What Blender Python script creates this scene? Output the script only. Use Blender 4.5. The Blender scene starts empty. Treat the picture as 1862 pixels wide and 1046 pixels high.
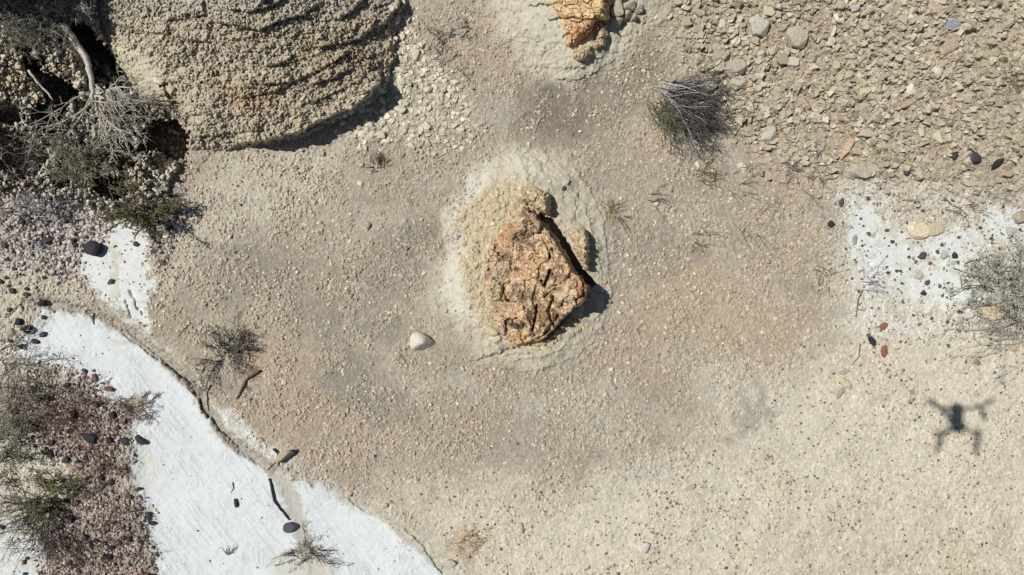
import bpy, math, random
import numpy as np
from mathutils import Vector
F = np.float32

# ------------------------------------------------------------------ camera, sky, sun, exposure
S = 0.0035            # metres on the ground for one pixel of the photograph
CH = 4.4              # camera (drone) height above the flat ground
scene = bpy.context.scene
cd = bpy.data.cameras.new('camera'); cam = bpy.data.objects.new('camera', cd)
scene.collection.objects.link(cam); scene.camera = cam
cam.location = (0, 0, CH); cam.rotation_euler = (0, 0, 0)
cd.sensor_width = 36; cd.lens = 18 / (931 * S / CH); cd.clip_start = 0.01; cd.clip_end = 500
SUN_EL = math.radians(56.5); AZ = math.radians(17)
sdir = Vector((math.cos(AZ) * math.cos(SUN_EL), -math.sin(AZ) * math.cos(SUN_EL), -math.sin(SUN_EL)))
w = bpy.data.worlds.new('World'); scene.world = w; w.use_nodes = True
nt = w.node_tree; bg = nt.nodes['Background']
sky = nt.nodes.new('ShaderNodeTexSky'); sky.sky_type = 'NISHITA'; sky.sun_disc = False
sky.sun_elevation = SUN_EL; sky.sun_rotation = math.atan2(-sdir.x, -sdir.y); sky.altitude = 800
nt.links.new(sky.outputs[0], bg.inputs[0]); bg.inputs[1].default_value = 0.05
sl = bpy.data.lights.new('sun', 'SUN'); sl.energy = 5.0; sl.angle = math.radians(0.5); sl.color = (1, .98, .94)
so = bpy.data.objects.new('sun', sl); scene.collection.objects.link(so)
so.rotation_euler = sdir.to_track_quat('-Z', 'Y').to_euler(); so.location = (-3, 1, 6)
scene.view_settings.view_transform = 'Standard'; scene.view_settings.look = 'None'
scene.view_settings.exposure = -0.22; scene.view_settings.gamma = 1
GAIN = 0.95           # albedo for a surface that shows a given sRGB value when it lies flat in the sun

# ------------------------------------------------------------------ numeric helpers
def hsh(ix, iy, seed):
    with np.errstate(over='ignore'):
        h = (ix.astype(np.int64).astype(np.uint32) * np.uint32(374761393)) ^ (iy.astype(np.int64).astype(np.uint32) * np.uint32(668265263)) ^ np.uint32((seed * 2246822519) & 0xffffffff)
        h = (h ^ (h >> np.uint32(13))) * np.uint32(1274126177)
        h = (h ^ (h >> np.uint32(15))) * np.uint32(2246822519)
        h = h ^ (h >> np.uint32(14))
    return h.astype(F) * F(1 / 4294967296.0)
def perlin(x, y, seed=0):
    x0 = np.floor(x); y0 = np.floor(y); fx = x - x0; fy = y - y0
    sx = fx * fx * fx * (fx * (fx * 6 - 15) + 10); sy = fy * fy * fy * (fy * (fy * 6 - 15) + 10)
    def g(i, j):
        a = hsh(x0 + i, y0 + j, seed) * F(6.2831853)
        return np.cos(a) * (fx - i) + np.sin(a) * (fy - j)
    a = g(0, 0); b = g(1, 0); c = g(0, 1); d = g(1, 1)
    return ((a + (b - a) * sx) * (1 - sy) + (c + (d - c) * sx) * sy) * F(1.5)
def fbm(x, y, o=4, seed=0, gain=.5):
    t = 0; a = 1.; n = 0
    for i in range(o):
        t = t + a * perlin(x * 2 ** i + 17.3 * i, y * 2 ** i - 9.1 * i, seed + i); n += a; a *= gain
    return (t / n).astype(F)
def worley(x, y, seed=0):
    x0 = np.floor(x); y0 = np.floor(y)
    f1 = np.full(x.shape, 9, F); f2 = np.full(x.shape, 9, F); cid = np.zeros(x.shape, F); dx1 = np.zeros(x.shape, F); dy1 = np.zeros(x.shape, F)
    for i in (-1, 0, 1):
        for j in (-1, 0, 1):
            cx = x0 + i; cy = y0 + j
            px = cx + hsh(cx, cy, seed) * F(.9) + F(.05); py = cy + hsh(cx, cy, seed + 71) * F(.9) + F(.05)
            d = np.sqrt((px - x) ** 2 + (py - y) ** 2)
            near = d < f1
            f2 = np.where(near, f1, np.minimum(f2, d)); f1 = np.where(near, d, f1)
            cid = np.where(near, hsh(cx, cy, seed + 137), cid); dx1 = np.where(near, x - px, dx1); dy1 = np.where(near, y - py, dy1)
    return f1, f2, cid, dx1, dy1
def ss(a, b, x):
    t = np.clip((x - a) / (b - a), 0, 1); return t * t * (3 - 2 * t)
def seg_d(U, V, p, q):
    px, py = p; dx, dy = q[0] - px, q[1] - py; L = dx * dx + dy * dy + 1e-9
    t = np.clip(((U - px) * dx + (V - py) * dy) / L, 0, 1)
    ex = U - px - t * dx; ey = V - py - t * dy
    return np.sqrt(ex * ex + ey * ey), t, (dx * (V - py) - dy * (U - px))
def box(U, V, pts, pad):
    a = np.array(pts); return (slice(np.searchsorted(VV, a[:, 1].min() - pad), np.searchsorted(VV, a[:, 1].max() + pad)),
                               slice(np.searchsorted(UU, a[:, 0].min() - pad), np.searchsorted(UU, a[:, 0].max() + pad)))
def poly_sd(U, V, pts, cap=60):      # + inside, - outside, photo pixels
    d = np.full(U.shape, 1e6, F); ins = np.zeros(U.shape, bool); n = len(pts)
    for i in range(n):
        p = pts[i]; q = pts[(i + 1) % n]
        e, _, _ = seg_d(U, V, p, q); d = np.minimum(d, e)
        if p[1] != q[1]:
            c = ((V < p[1]) != (V < q[1])) & (U < (q[0] - p[0]) * (V - p[1]) / (q[1] - p[1]) + p[0]); ins ^= c
    return np.where(ins, d, -d)
def gridpoly(pts, lo, hi, U=None, V=None, pad=160):
    out = np.zeros(GU.shape, F); b = box(None, None, pts, pad)
    u = (WU if U is None else U)[b]; v = (WV if V is None else V)[b]
    if u.size: out[b] = ss(lo, hi, poly_sd(u, v, pts))
    return out
def gridline(pts, U=None, V=None, pad=90):       # distance, side, position along the line
    D = np.full(GU.shape, 999, F); SD = np.zeros(GU.shape, F); T = np.zeros(GU.shape, F)
    b = box(None, None, pts, pad); u = (WU2 if U is None else U)[b]; v = (WV2 if V is None else V)[b]
    d = np.full(u.shape, 999, F); sd = np.zeros(u.shape, F); tt = np.zeros(u.shape, F)
    for i in range(len(pts) - 1):
        e, t, c = seg_d(u, v, pts[i], pts[i + 1]); m = e < d
        d = np.where(m, e, d); sd = np.where(m, np.sign(c), sd); tt = np.where(m, (i + t) / (len(pts) - 1), tt)
    D[b] = d; SD[b] = sd; T[b] = tt
    return D, SD, T
def lin(c):
    c = np.array(c, float) / 255; return np.where(c <= .04045, c / 12.92, ((c + .055) / 1.055) ** 2.4).astype(F)
def alb(*c, sat=.8):
    x = lin(c) * F(GAIN); y = F(.2126 * x[0] + .7152 * x[1] + .0722 * x[2]); return (y + (x - y) * F(sat)).astype(F)
def P(u, v, z): k = 1 - z / CH; return ((u - 931) * S * k, (523 - v) * S * k, z)

# ------------------------------------------------------------------ ground grid in photo pixels on the z = 0 plane
def axis(lo, hi, step):
    core = np.arange(lo, hi + .1, step); out = [4.5 * (i + 1) for i in range(90)]; x = out[-1]; d = 4.5
    while x < 20000: d *= 1.22; x += d; out.append(x)
    out = np.array(out); return np.concatenate([lo - out[::-1], core, hi + out]).astype(F)
UU = axis(-40, 1902, 1.25); VV = axis(-40, 1086, 1.25)
GU, GV = np.meshgrid(UU, VV)
n1 = perlin(GU / 60, GV / 60, 1); n2 = perlin(GU / 60, GV / 60, 2); n3 = perlin(GU / 17, GV / 17, 3); n4 = perlin(GU / 17, GV / 17, 4)
n5 = perlin(GU / 6, GV / 6, 5); n6 = perlin(GU / 6, GV / 6, 6)
WU = GU + 16 * n1 + 9 * n3 + 4 * n5; WV = GV + 16 * n2 + 9 * n4 + 4 * n6
WU2 = GU + 3 * n3 + 2 * n5; WV2 = GV + 3 * n4 + 2 * n6
fA = fbm(GU / 140, GV / 140, 5, 11); fB = fbm(GU / 45, GV / 45, 4, 21); fC = fbm(GU / 14, GV / 14, 3, 31); fD = fbm(GU / 300, GV / 300, 4, 41)
g3 = hsh(np.floor(GU / 1.45), np.floor(GV / 1.45), 5)

# regions ----------------------------------------------------------
MOUND = [(120, -520), (185, -300), (178, 0), (195, 60), (212, 120), (250, 170), (300, 200), (325, 240), (350, 270), (410, 272), (470, 262), (520, 254), (560, 246), (592, 226), (650, 200), (698, 170), (715, 110), (722, 40), (738, 0), (760, -300), (640, -560), (380, -640)]
SCREE = [(1170, -400), (1195, 0), (1232, 70), (1245, 130), (1300, 190), (1345, 250), (1420, 290), (1500, 330), (1570, 338), (1650, 330), (1740, 340), (1862, 372), (2400, 400), (2400, -400)]
CREAM = [(2600, 470), (1862, 520), (1780, 560), (1620, 520), (1545, 480), (1520, 560), (1500, 640), (1400, 690), (1290, 740), (1300, 800), (1150, 850), (1000, 900), (900, 870), (800, 890), (700, 920), (850, 1060), (1000, 1500), (2600, 1500)]
WASH = [(60, 655), (22, 640), (60, 590), (95, 560), (150, 572), (200, 590), (250, 612), (300, 655), (345, 700), (370, 750), (420, 805), (490, 850), (540, 868), (600, 890), (640, 910), (700, 945), (760, 990), (820, 1046), (900, 1180), (500, 1300), (320, 1300), (285, 1046), (268, 970), (250, 900), (238, 850), (250, 800), (225, 765), (180, 720), (120, 675)]
WASHC = [(-60, 935), (30, 950), (70, 990), (90, 1050), (100, 1200), (-100, 1200)]
TONGUE = [(198, 385), (226, 368), (245, 405), (262, 450), (274, 500), (282, 545), (268, 605), (238, 590), (215, 558), (160, 532), (154, 490), (160, 462), (188, 440), (198, 412)]
STRIP = [(392, 735), (420, 745), (460, 790), (500, 815), (540, 835), (520, 850), (480, 832), (430, 800), (400, 770)]
RW1 = [(1530, 345), (1562, 365), (1600, 400), (1640, 440), (1700, 470), (1760, 500), (1795, 545), (1740, 560), (1640, 535), (1570, 522), (1548, 480), (1540, 420)]
RW2 = [(2300, 350), (1862, 362), (1800, 376), (1765, 400), (1720, 425), (1660, 440), (1700, 480), (1760, 500), (1820, 440), (1862, 432), (2300, 450)]
RW3 = [(1660, 495), (1720, 500), (1790, 540), (1760, 556), (1700, 548), (1668, 530)]
RGREY = [(1515, 330), (1600, 330), (1700, 340), (1862, 360), (2300, 350), (2300, 620), (1862, 560), (1780, 600), (1640, 620), (1540, 590), (1535, 480), (1515, 400)]
RED = [(45, 690), (100, 668), (165, 700), (215, 745), (240, 770), (228, 830), (215, 870), (245, 900), (262, 960), (280, 1046), (290, 1200), (90, 1200), (80, 1040), (60, 975), (110, 930), (150, 880), (120, 830), (60, 800), (30, 750)]
REDCORE = [(50, 720), (100, 700), (150, 720), (190, 770), (215, 830), (205, 870), (185, 880), (150, 830), (110, 790), (50, 790)]
ROUGH = [(-600, -200), (170, -200), (178, 30), (200, 100), (215, 150), (265, 185), (318, 210), (338, 250), (335, 300), (300, 360), (225, 365), (190, 400), (120, 360), (0, 345), (-600, 340)]
PURPLE = [(-600, 335), (110, 350), (200, 390), (195, 430), (160, 460), (130, 500), (0, 480), (-600, 480)]
BROWNL = [(205, 350), (330, 330), (350, 400), (330, 450), (300, 480), (270, 470), (258, 420), (235, 380)]
RING = [(838, 400), (850, 330), (890, 290), (935, 260), (1000, 265), (1055, 305), (1095, 370), (1108, 440), (1118, 520), (1108, 575), (1075, 625), (1010, 665), (940, 672), (880, 650), (850, 610), (815, 585), (785, 530), (800, 470), (822, 440)]
RINGB = [(822, 380), (840, 320), (900, 290), (880, 340), (845, 380), (838, 450), (848, 520), (870, 580), (820, 580), (790, 530), (800, 470), (820, 430)]
CRUST = [(848, 390), (880, 350), (945, 335), (990, 350), (960, 420), (900, 560), (905, 620), (870, 590), (845, 520), (836, 450)]
RING2 = [(880, -200), (895, 30), (915, 75), (950, 115), (990, 145), (1050, 152), (1105, 130), (1140, 95), (1160, 60), (1185, 40), (1190, -200)]
DARKP = [(930, 150), (985, 150), (1050, 160), (1120, 120), (1180, 60), (1240, 110), (1220, 150), (1180, 190), (1130, 230), (1060, 262), (1000, 262), (940, 258), (930, 210)]
TALUS = [(715, 20), (740, 25), (760, 90), (800, 140), (850, 180), (860, 240), (800, 270), (700, 262), (640, 250), (620, 225), (660, 195), (705, 160), (722, 100)]
PALEL = [(400, 290), (460, 270), (560, 262), (640, 270), (640, 310), (600, 350), (520, 400), (440, 430), (380, 460), (330, 520), (290, 540), (285, 470), (330, 400), (370, 330)]
mk = {}
mk['mound'] = gridpoly(MOUND, -4, 4, WU2, WV2); mk['scree'] = gridpoly(SCREE, -55, 35); mk['cream'] = gridpoly(CREAM, -70, 70, GU + 60 * fA + 40 * fB, GV + 60 * fB - 40 * fA, 300)
_w = gridpoly(WASH, -26, 26, WU2 + 4 * n3, WV2 + 4 * n4); mk['wash'] = np.maximum(ss(.34, .62, _w + .42 * fC * ss(1, .6, _w) + .12 * n5), gridpoly(WASHC, -12, 12))
mk['tongue'] = gridpoly(TONGUE, -9, 9, WU + 6 * n5, WV + 6 * n6); mk['strip'] = gridpoly(STRIP, -14, 12)
_r = np.maximum(np.maximum(gridpoly(RW1, -40, 30), gridpoly(RW2, -30, 24)), gridpoly(RW3, -8, 8)); mk['rw'] = ss(.3, .95, _r + .5 * fC * ss(1, .5, _r) + .45 * fB + .15 * n5); mk['rgrey'] = gridpoly(RGREY, -25, 25)
mk['red'] = gridpoly(RED, -22, 16, WU + 12 * n5 + 10 * n3, WV + 12 * n6 + 10 * n4); mk['redcore'] = gridpoly(REDCORE, -18, 18)
mk['rough'] = gridpoly(ROUGH, -10, 8); mk['purple'] = gridpoly(PURPLE, -20, 15); mk['brownl'] = gridpoly(BROWNL, -14, 14)
mk['ring'] = gridpoly(RING, -26, 24); mk['ringb'] = gridpoly(RINGB, -14, 10); mk['crust'] = gridpoly(CRUST, -18, 16)
mk['ring2'] = gridpoly(RING2, -22, 18); mk['darkp'] = gridpoly(DARKP, -22, 22); mk['talus'] = gridpoly(TALUS, -34, 26); mk['palel'] = gridpoly(PALEL, -35, 30)
mk['scree'] *= 1 - mk['ring2']
left_bg = gridpoly([(-900, 470), (130, 470), (160, 530), (90, 560), (30, 640), (0, 700), (-900, 900)], -15, 15)
botleft = gridpoly([(-900, 760), (60, 780), (120, 830), (140, 880), (90, 930), (60, 960), (-900, 950)], -12, 12)

# heights ----------------------------------------------------------
H = 0.012 * fA + 0.02 * fD
sd_m = np.zeros(GU.shape, F); b = box(None, None, MOUND, 20); sd_m[b] = np.maximum(poly_sd(WU2[b], WV2[b], MOUND), 0)
H += mk['mound'] * (0.02 + 0.42 * (1 - np.exp(-sd_m / 190)))
H += 0.32 * ss(0, 900, (GU - 1200) * .7 - (GV - 330) * 1.0)   # scree slope climbs to the upper right
H += 0.16 * ss(0, 260, 240 - GU) * ss(520, 330, GV)
rough = np.maximum(mk['rough'] * (1 - mk['mound']), 0)
H += 0.05 * rough * fB + .03 * rough * (1 - mk['mound'])
wash = mk['wash']; H -= 0.03 * gridpoly(WASH, -24, 34, WU2, WV2)
H += 0.075 * gridpoly(RING, -30, 70)
for _p, _d in [([(984, 392), (1001, 407), (1018, 430), (1032, 452), (1044, 474), (1056, 494), (1074, 515)], 8)]:
    _D, _, _T = gridline(_p, pad=30); H -= .20 * ss(_d, _d * .6, _D)
H += 0.10 * gridpoly(RING2, -30, 80)
def ledge(pts, amp, up, wid=1.6, fall=26, low=0.0):
    """a lip: the ground on the uphill side of the line stands amp higher and fades away uphill"""
    global H
    D, SD, T = gridline(pts, pad=fall * 3.2)
    D = D * SD * up
    end = ss(0, .12, T) * ss(1, .88, T)
    H = H + amp * end * (ss(-wid, wid, D) * np.exp(-np.maximum(D, 0) / fall)) * (D > -50) - low * end * np.exp(-(np.maximum(-D, 0) / 7) ** 2) * (D < 2)
M_L = [([(245, 52), (262, 58), (285, 60), (306, 63)], .035), ([(295, 36), (330, 34), (352, 31), (376, 25)], .04),
       ([(372, 38), (400, 42), (438, 47), (470, 55), (500, 42), (520, 34), (555, 24), (585, 2)], .045), ([(325, 68), (345, 73), (380, 79)], .035),
       ([(480, 121), (505, 116), (535, 104)], .04), ([(612, 38), (630, 26), (648, 14), (665, -10)], .04),
       ([(560, 88), (600, 82), (640, 74), (664, 64), (676, 48), (690, 20)], .035), ([(668, 56), (698, 42), (716, 24), (730, -6)], .05),
       ([(440, 152), (489, 152), (528, 149), (560, 137), (602, 114), (650, 86)], .035), ([(565, 155), (605, 141), (640, 125)], .04),
       ([(430, 178), (455, 176), (500, 165), (530, 152)], .03), ([(350, 250), (400, 243), (480, 236)], .03), ([(395, 12), (450, 22), (500, 8), (530, -15)], .04),
       ([(470, 5), (490, -5), (520, -30)], .05), ([(330, 205), (400, 212), (460, 205)], .018), ([(540, 195), (590, 178), (650, 150), (690, 110)], .02)]
for pts, a in M_L: ledge(pts, a, -1)
ledge([(420, 266), (470, 257), (510, 250), (548, 240), (572, 226), (600, 212), (640, 196), (668, 178), (690, 150), (694, 125)], .135, -1, 2.2, 60)
# gullies and holes on the left, shaped deep enough to fill with shade
PITS = [([(30, 62), (52, 60), (60, 78), (48, 92), (32, 84)], .14), ([(84, 58), (112, 62), (108, 76), (88, 74)], .14), ([(140, 178), (160, 182), (158, 206), (142, 204)], .14), ([(0, 190), (24, 196), (38, 214), (20, 222), (0, 216)], .2), ([(226, 190), (250, 196), (262, 214), (244, 226), (230, 212)], .14),
        ([(190, 262), (226, 258), (246, 276), (240, 300), (214, 304), (196, 286)], .2), ([(96, 318), (120, 316), (126, 332), (104, 338)], .12), ([(270, 290), (300, 284), (312, 300), (292, 310)], .12),
        ([(126, 46), (156, 54), (182, 84), (202, 108), (214, 135), (218, 160), (206, 160), (190, 146), (168, 148), (160, 112), (142, 78)], .45),
        ([(46, 108), (62, 116), (78, 140), (105, 145), (140, 168), (120, 178), (116, 205), (102, 225), (118, 242), (85, 250), (63, 230), (66, 200), (88, 185), (84, 165), (58, 135)], .42),
        ([(-60, 225), (0, 235), (40, 248), (78, 268), (86, 285), (62, 316), (30, 320), (0, 300), (-60, 290)], .42),
        ([(262, 238), (286, 226), (318, 222), (338, 248), (336, 282), (318, 287), (290, 268), (256, 272)], .28),
        ([(160, 308), (186, 328), (216, 325), (229, 350), (206, 360), (180, 344)], .28), ([(148, 262), (166, 268), (170, 285), (160, 290)], .12),
        ([(250, 300), (268, 304), (284, 325), (296, 336), (280, 334), (258, 318)], .08), ([(70, 100), (82, 98), (86, 116), (72, 122)], .1),
        ([(330, 28), (350, 24), (372, 24), (366, 31), (340, 34)], .03), ([(290, 146), (304, 148), (314, 152), (306, 160), (294, 158)], .05),
        ([(300, 170), (318, 172), (330, 188), (322, 196)], .05)]
for pts, dpt in PITS: H -= dpt * gridpoly(pts, -8 if dpt > .1 else -2, -3.5 if dpt > .1 else 2.5, WU2 + 5 * n5, WV2 + 5 * n6)
# unseen bank added beyond the upper left corner to throw shade into it
H += .34 * ss(-650, -200, GU) * ss(-550, -150, GV) * gridpoly([(-900, -900), (-900, -14), (-60, -12), (0, -14), (14, -20), (24, -60), (10, -900)], -3, 5, WU2, WV2)
H += 0.06 * gridpoly([(10, 60), (80, 48), (125, 55), (158, 110), (158, 150), (90, 138), (60, 100), (20, 90)], -4, 10)
# drainage channel beside the white wash, cracks
def groove(pts, depth, wid, u=None, v=None):
    global H
    D, _, T = gridline(pts, pad=wid * 5); H = H - depth * np.exp(-(D / wid) ** 2) * ss(0, .06, T) * ss(1, .94, T); return D
CHAN = [(60, 545), (110, 556), (165, 566), (205, 585), (245, 608), (290, 645), (330, 682), (362, 712), (382, 752), (410, 792), (450, 825), (495, 852)]
chD = groove(CHAN, .035, 8)
CHAN2 = [(640, 908), (690, 935), (728, 962), (770, 1000), (815, 1046), (850, 1100)]; ch2D = groove(CHAN2, .012, 9)
VEIN = [(495, 852), (520, 885), (538, 930), (550, 965), (562, 1010), (580, 1046)]; vnD = groove(VEIN, .006, 12)
VEIN2 = [(495, 852), (540, 862), (580, 872), (612, 892), (645, 912)]; vn2D = groove(VEIN2, .008, 8)
for pts, dd, ww in [([(300, 660), (318, 676), (338, 690), (350, 702), (357, 724)], .03, 1.8), ([(362, 726), (370, 745), (380, 762)], .035, 2), ([(384, 760), (398, 778), (415, 795), (440, 815)], .02, 1.6),
                    ([(220, 605), (250, 625), (275, 645), (290, 655)], .012, 1.5), ([(735, 962), (755, 978), (772, 995), (790, 1022), (806, 1046)], .02, 1.6), ([(634, 906), (648, 920), (668, 932)], .014, 1.5),
                    ([(1052, 345), (1055, 370), (1046, 390), (1056, 405), (1064, 412)], .008, 1.3), ([(1076, 408), (1098, 412), (1108, 395), (1100, 375)], .008, 1.3), ([(1050, 330), (1060, 345), (1054, 352)], .008, 1.2),
                    ([(868, 655), (900, 646), (930, 636), (960, 628), (1000, 622)], .03, 3), ([(855, 662), (900, 650), (960, 645)], .014, 3), ([(960, 11), (1000, 10), (1015, 8)], .03, 1.6), ([(996, 40), (1020, 33), (1045, 33), (1055, 36)], .03, 1.8),
                    ([(1022, 69), (1030, 64), (1041, 65)], .02, 1.6), ([(1032, 30), (1036, 48), (1034, 60)], .015, 1.3), ([(990, 46), (996, 56)], .012, 1.2), ([(930, 36), (942, 20), (950, 14)], .006, 1.2),
                    ([(1090, 128), (1070, 138), (1050, 146)], .008, 1.6), ([(235, 527), (246, 545), (252, 560), (262, 572)], .02, 2), ([(228, 545), (234, 565), (240, 580)], .015, 1.6),
                    ([(375, 700), (379, 735), (392, 752)], .01, 1.4), ([(1715, 358), (1735, 378), (1755, 395)], .01, 1.4), ([(1500, 320), (1525, 345), (1560, 400)], .008, 2), ([(1550, 440), (1590, 490), (1620, 510)], .01, 3)]:
    groove(pts, dd, ww)
for _p, _a in [([(1040, 300), (1075, 345), (1096, 400), (1106, 470), (1112, 540), (1096, 590), (1060, 628)], .010), ([(1030, 330), (1062, 372), (1082, 440), (1096, 500), (1098, 560), (1070, 600)], .012), ([(1090, 610), (1050, 650), (1000, 668), (940, 676), (880, 662)], .012),
               ([(1050, 600), (1020, 636), (980, 650), (920, 656)], .012), ([(1010, 660), (1060, 668), (1100, 640)], .008), ([(1036, 345), (1050, 380), (1040, 405), (1062, 412)], .008), ([(1100, 100), (1070, 118), (1040, 126), (1000, 120)], .008), ([(1130, 100), (1090, 128), (1050, 146), (1000, 140)], .009)]:
    ledge(_p, _a, 1, 1.3, 12)
# small scale relief
def cells(sz, seed, aspect=1., ux=GU, vx=GV):
    return worley(ux / sz, vx * aspect / sz, seed)
f1, f2, cidA, _, _ = cells(6.4, 3, 1, WU2, WV2)
mx_ = WU2 + 3.5 * n5; my_ = WV2 + 3.5 * n6
f1m, f2m, cidM, _, _ = worley((mx_ * .94 - my_ * .34) / 7.6, (mx_ * .34 + my_ * .94) / 5.2, 33); domeM = np.sqrt(np.clip(1 - f1m * f1m * 1.8, 0, 1)) * ss(0, .25, f2m - f1m); domeA = np.sqrt(np.clip(1 - f1 * f1 * 1.9, 0, 1)); crackA = ss(0, .22, f2 - f1)
f1b, f2b, cidB, _, _ = cells(4.6, 13); domeB = np.clip(1 - f1b * f1b * 2.2, 0, 1)
f1c, f2c, cidC, _, _ = cells(12.5, 23, 1, WU2, WV2); domeC = np.sqrt(np.clip(1 - f1c * f1c * 1.7, 0, 1)); crackC = ss(0, .16, f2c - f1c)
mound = mk['mound']
plain = np.clip(1 - mound - rough - wash - mk['tongue'] - mk['scree'] - mk['rw'] * .9 - mk['ring'] - mk['ring2'] - mk['cream'] * .7, 0, 1)
smooth_m = 1 - .7 * gridpoly([(190, 60), (240, 90), (300, 130), (330, 170), (290, 190), (220, 150)], -25, 30)
H += mound * smooth_m * ((.018 + .014 * fB) * domeM * (.2 + cidM) + .018 * domeA * crackA * (.2 + cidA) + .006 * domeC * (.4 + cidC) + .005 * domeB * cidB + .012 * fC + .012 * fB + .014 * fbm(GU * .5 / 18 + GV * .3 / 18, GV / 12 - GU * .35 / 12, 3, 77))
rg = rough * (1 - mound)
H -= rg * .03 * (1 - crackC) * ss(-.1, .2, fB)
H += rg * (.045 * domeC * (cidC ** .8) * crackC + .024 * domeA * (.3 + cidA) * crackA + .02 * fC)
H += .3 * 0
H += mk['purple'] * (1 - rg) * (.008 * domeA * cidA + .006 * domeB * cidB + .006 * fC)
H += plain * (.0100 * domeB * (cidB ** 1.2) + .003 * domeA * cidA + .005 * fC) * (.3 + .95 * ss(-.35, .3, fB + .7 * fA + .25 * fC))
H += mk['scree'] * (.022 * domeC * cidC + .010 * domeA * cidA + .016 * fC + .02 * fB)
H += mk['talus'] * (.008 * domeA * cidA + .006 * fC)
H += mk['red'] * (.007 * domeA * cidA + .005 * domeB)
H += mk['cream'] * (.0022 * domeB * cidB + .0022 * fC + .003 * fB) + .003 * fC * gridpoly([(1700, 900), (2200, 800), (2200, 1300), (1400, 1300), (1500, 1000)], -60, 60)
stk0 = perlin((GU * .62 + GV * .78) / 70, (GU * -.78 + GV * .62) / 6, 91); ripple = perlin(GU / 5, GV / 14, 51) * ss(.1, .5, fB)
H += wash * (.003 * ripple + .0012 * stk0 + .002 * fC + .003 * fB + .0016 * domeB * cidB * ss(0, .3, fA)) * (1 - .5 * mk['red'])
flake = perlin((GU + GV) / 30, (GU * -.6 + GV) / 5, 61)
H += mk['ring'] * (.005 * flake + .007 * fC + .003 * fB + .002 * domeB * cidB) + mk['ring2'] * (.004 * fC + .0025 * domeB * cidB)
H += mk['crust'] * (.012 * domeA * cidA * crackA + .008 * domeC * cidC + .004 * domeB * cidB + .007 * fC + .015)
H += (mk['brownl'] + mk['palel']) * .003 * domeB * cidB + left_bg * .005 * fC
H = H.astype(F)
def Hs(u, v):
    u = np.asarray(u, F); v = np.asarray(v, F)
    i = np.clip(np.searchsorted(UU, u) - 1, 0, len(UU) - 2); j = np.clip(np.searchsorted(VV, v) - 1, 0, len(VV) - 2)
    a = (u - UU[i]) / (UU[i + 1] - UU[i]); b = (v - VV[j]) / (VV[j + 1] - VV[j])
    return H[j, i] * (1 - a) * (1 - b) + H[j, i + 1] * a * (1 - b) + H[j + 1, i] * (1 - a) * b + H[j + 1, i + 1] * a * b
def Ms(M, u, v):
    i = np.clip(np.searchsorted(UU, u), 0, len(UU) - 1); j = np.clip(np.searchsorted(VV, v), 0, len(VV) - 1); return M[j, i]

# soil colours -----------------------------------------------------
C = np.empty(GU.shape + (3,), F); C[:] = alb(180, 164, 138)
def mix(m, *c, k=1.):
    global C
    C = C + ((m * k)[..., None]) * (alb(*c) - C)
def tint(m, f):      # multiply
    global C
    C = C * (1 + (m[..., None]) * (np.array(f, F) - 1))
mix(ss(0, .35, fA), 196, 172, 138, k=.55); mix(ss(0, .35, -fB), 158, 149, 131, k=.6); mix(ss(.1, .5, fD), 186, 176, 154, k=.6)
mix(ss(.05, .4, perlin(GU / 90, GV / 90, 88)), 192, 180, 156, k=.5)
def blob(u, v, ru, rv, col, k, ang=0):
    ca, sa = math.cos(math.radians(ang)), math.sin(math.radians(ang))
    x = GU + 14 * n3 + 12 * n1 - u; y = GV + 14 * n4 + 12 * n2 - v
    r = np.sqrt(((x * ca + y * sa) / ru) ** 2 + ((-x * sa + y * ca) / rv) ** 2)
    mix(ss(1.3, .4, r + .45 * fC + .3 * fB), *col, k=min(1, k * 1.25))
mix(mk['cream'], 208, 197, 171); mix(mk['cream'] * ss(-.1, .35, fB), 198, 188, 163, k=.6); mix(mk['cream'] * ss(0, .4, fA), 212, 196, 166, k=.6); mix(ss(-60, 160, GV - 900 + 60 * fA) * ss(1250, 1500, GU) * ss(-.3, .3, fB + .2), 196, 180, 150, k=.6)
mix(mk['palel'], 201, 191, 166, k=.85); mix(left_bg, 204, 193, 168); mix(botleft, 212, 203, 178)
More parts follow.
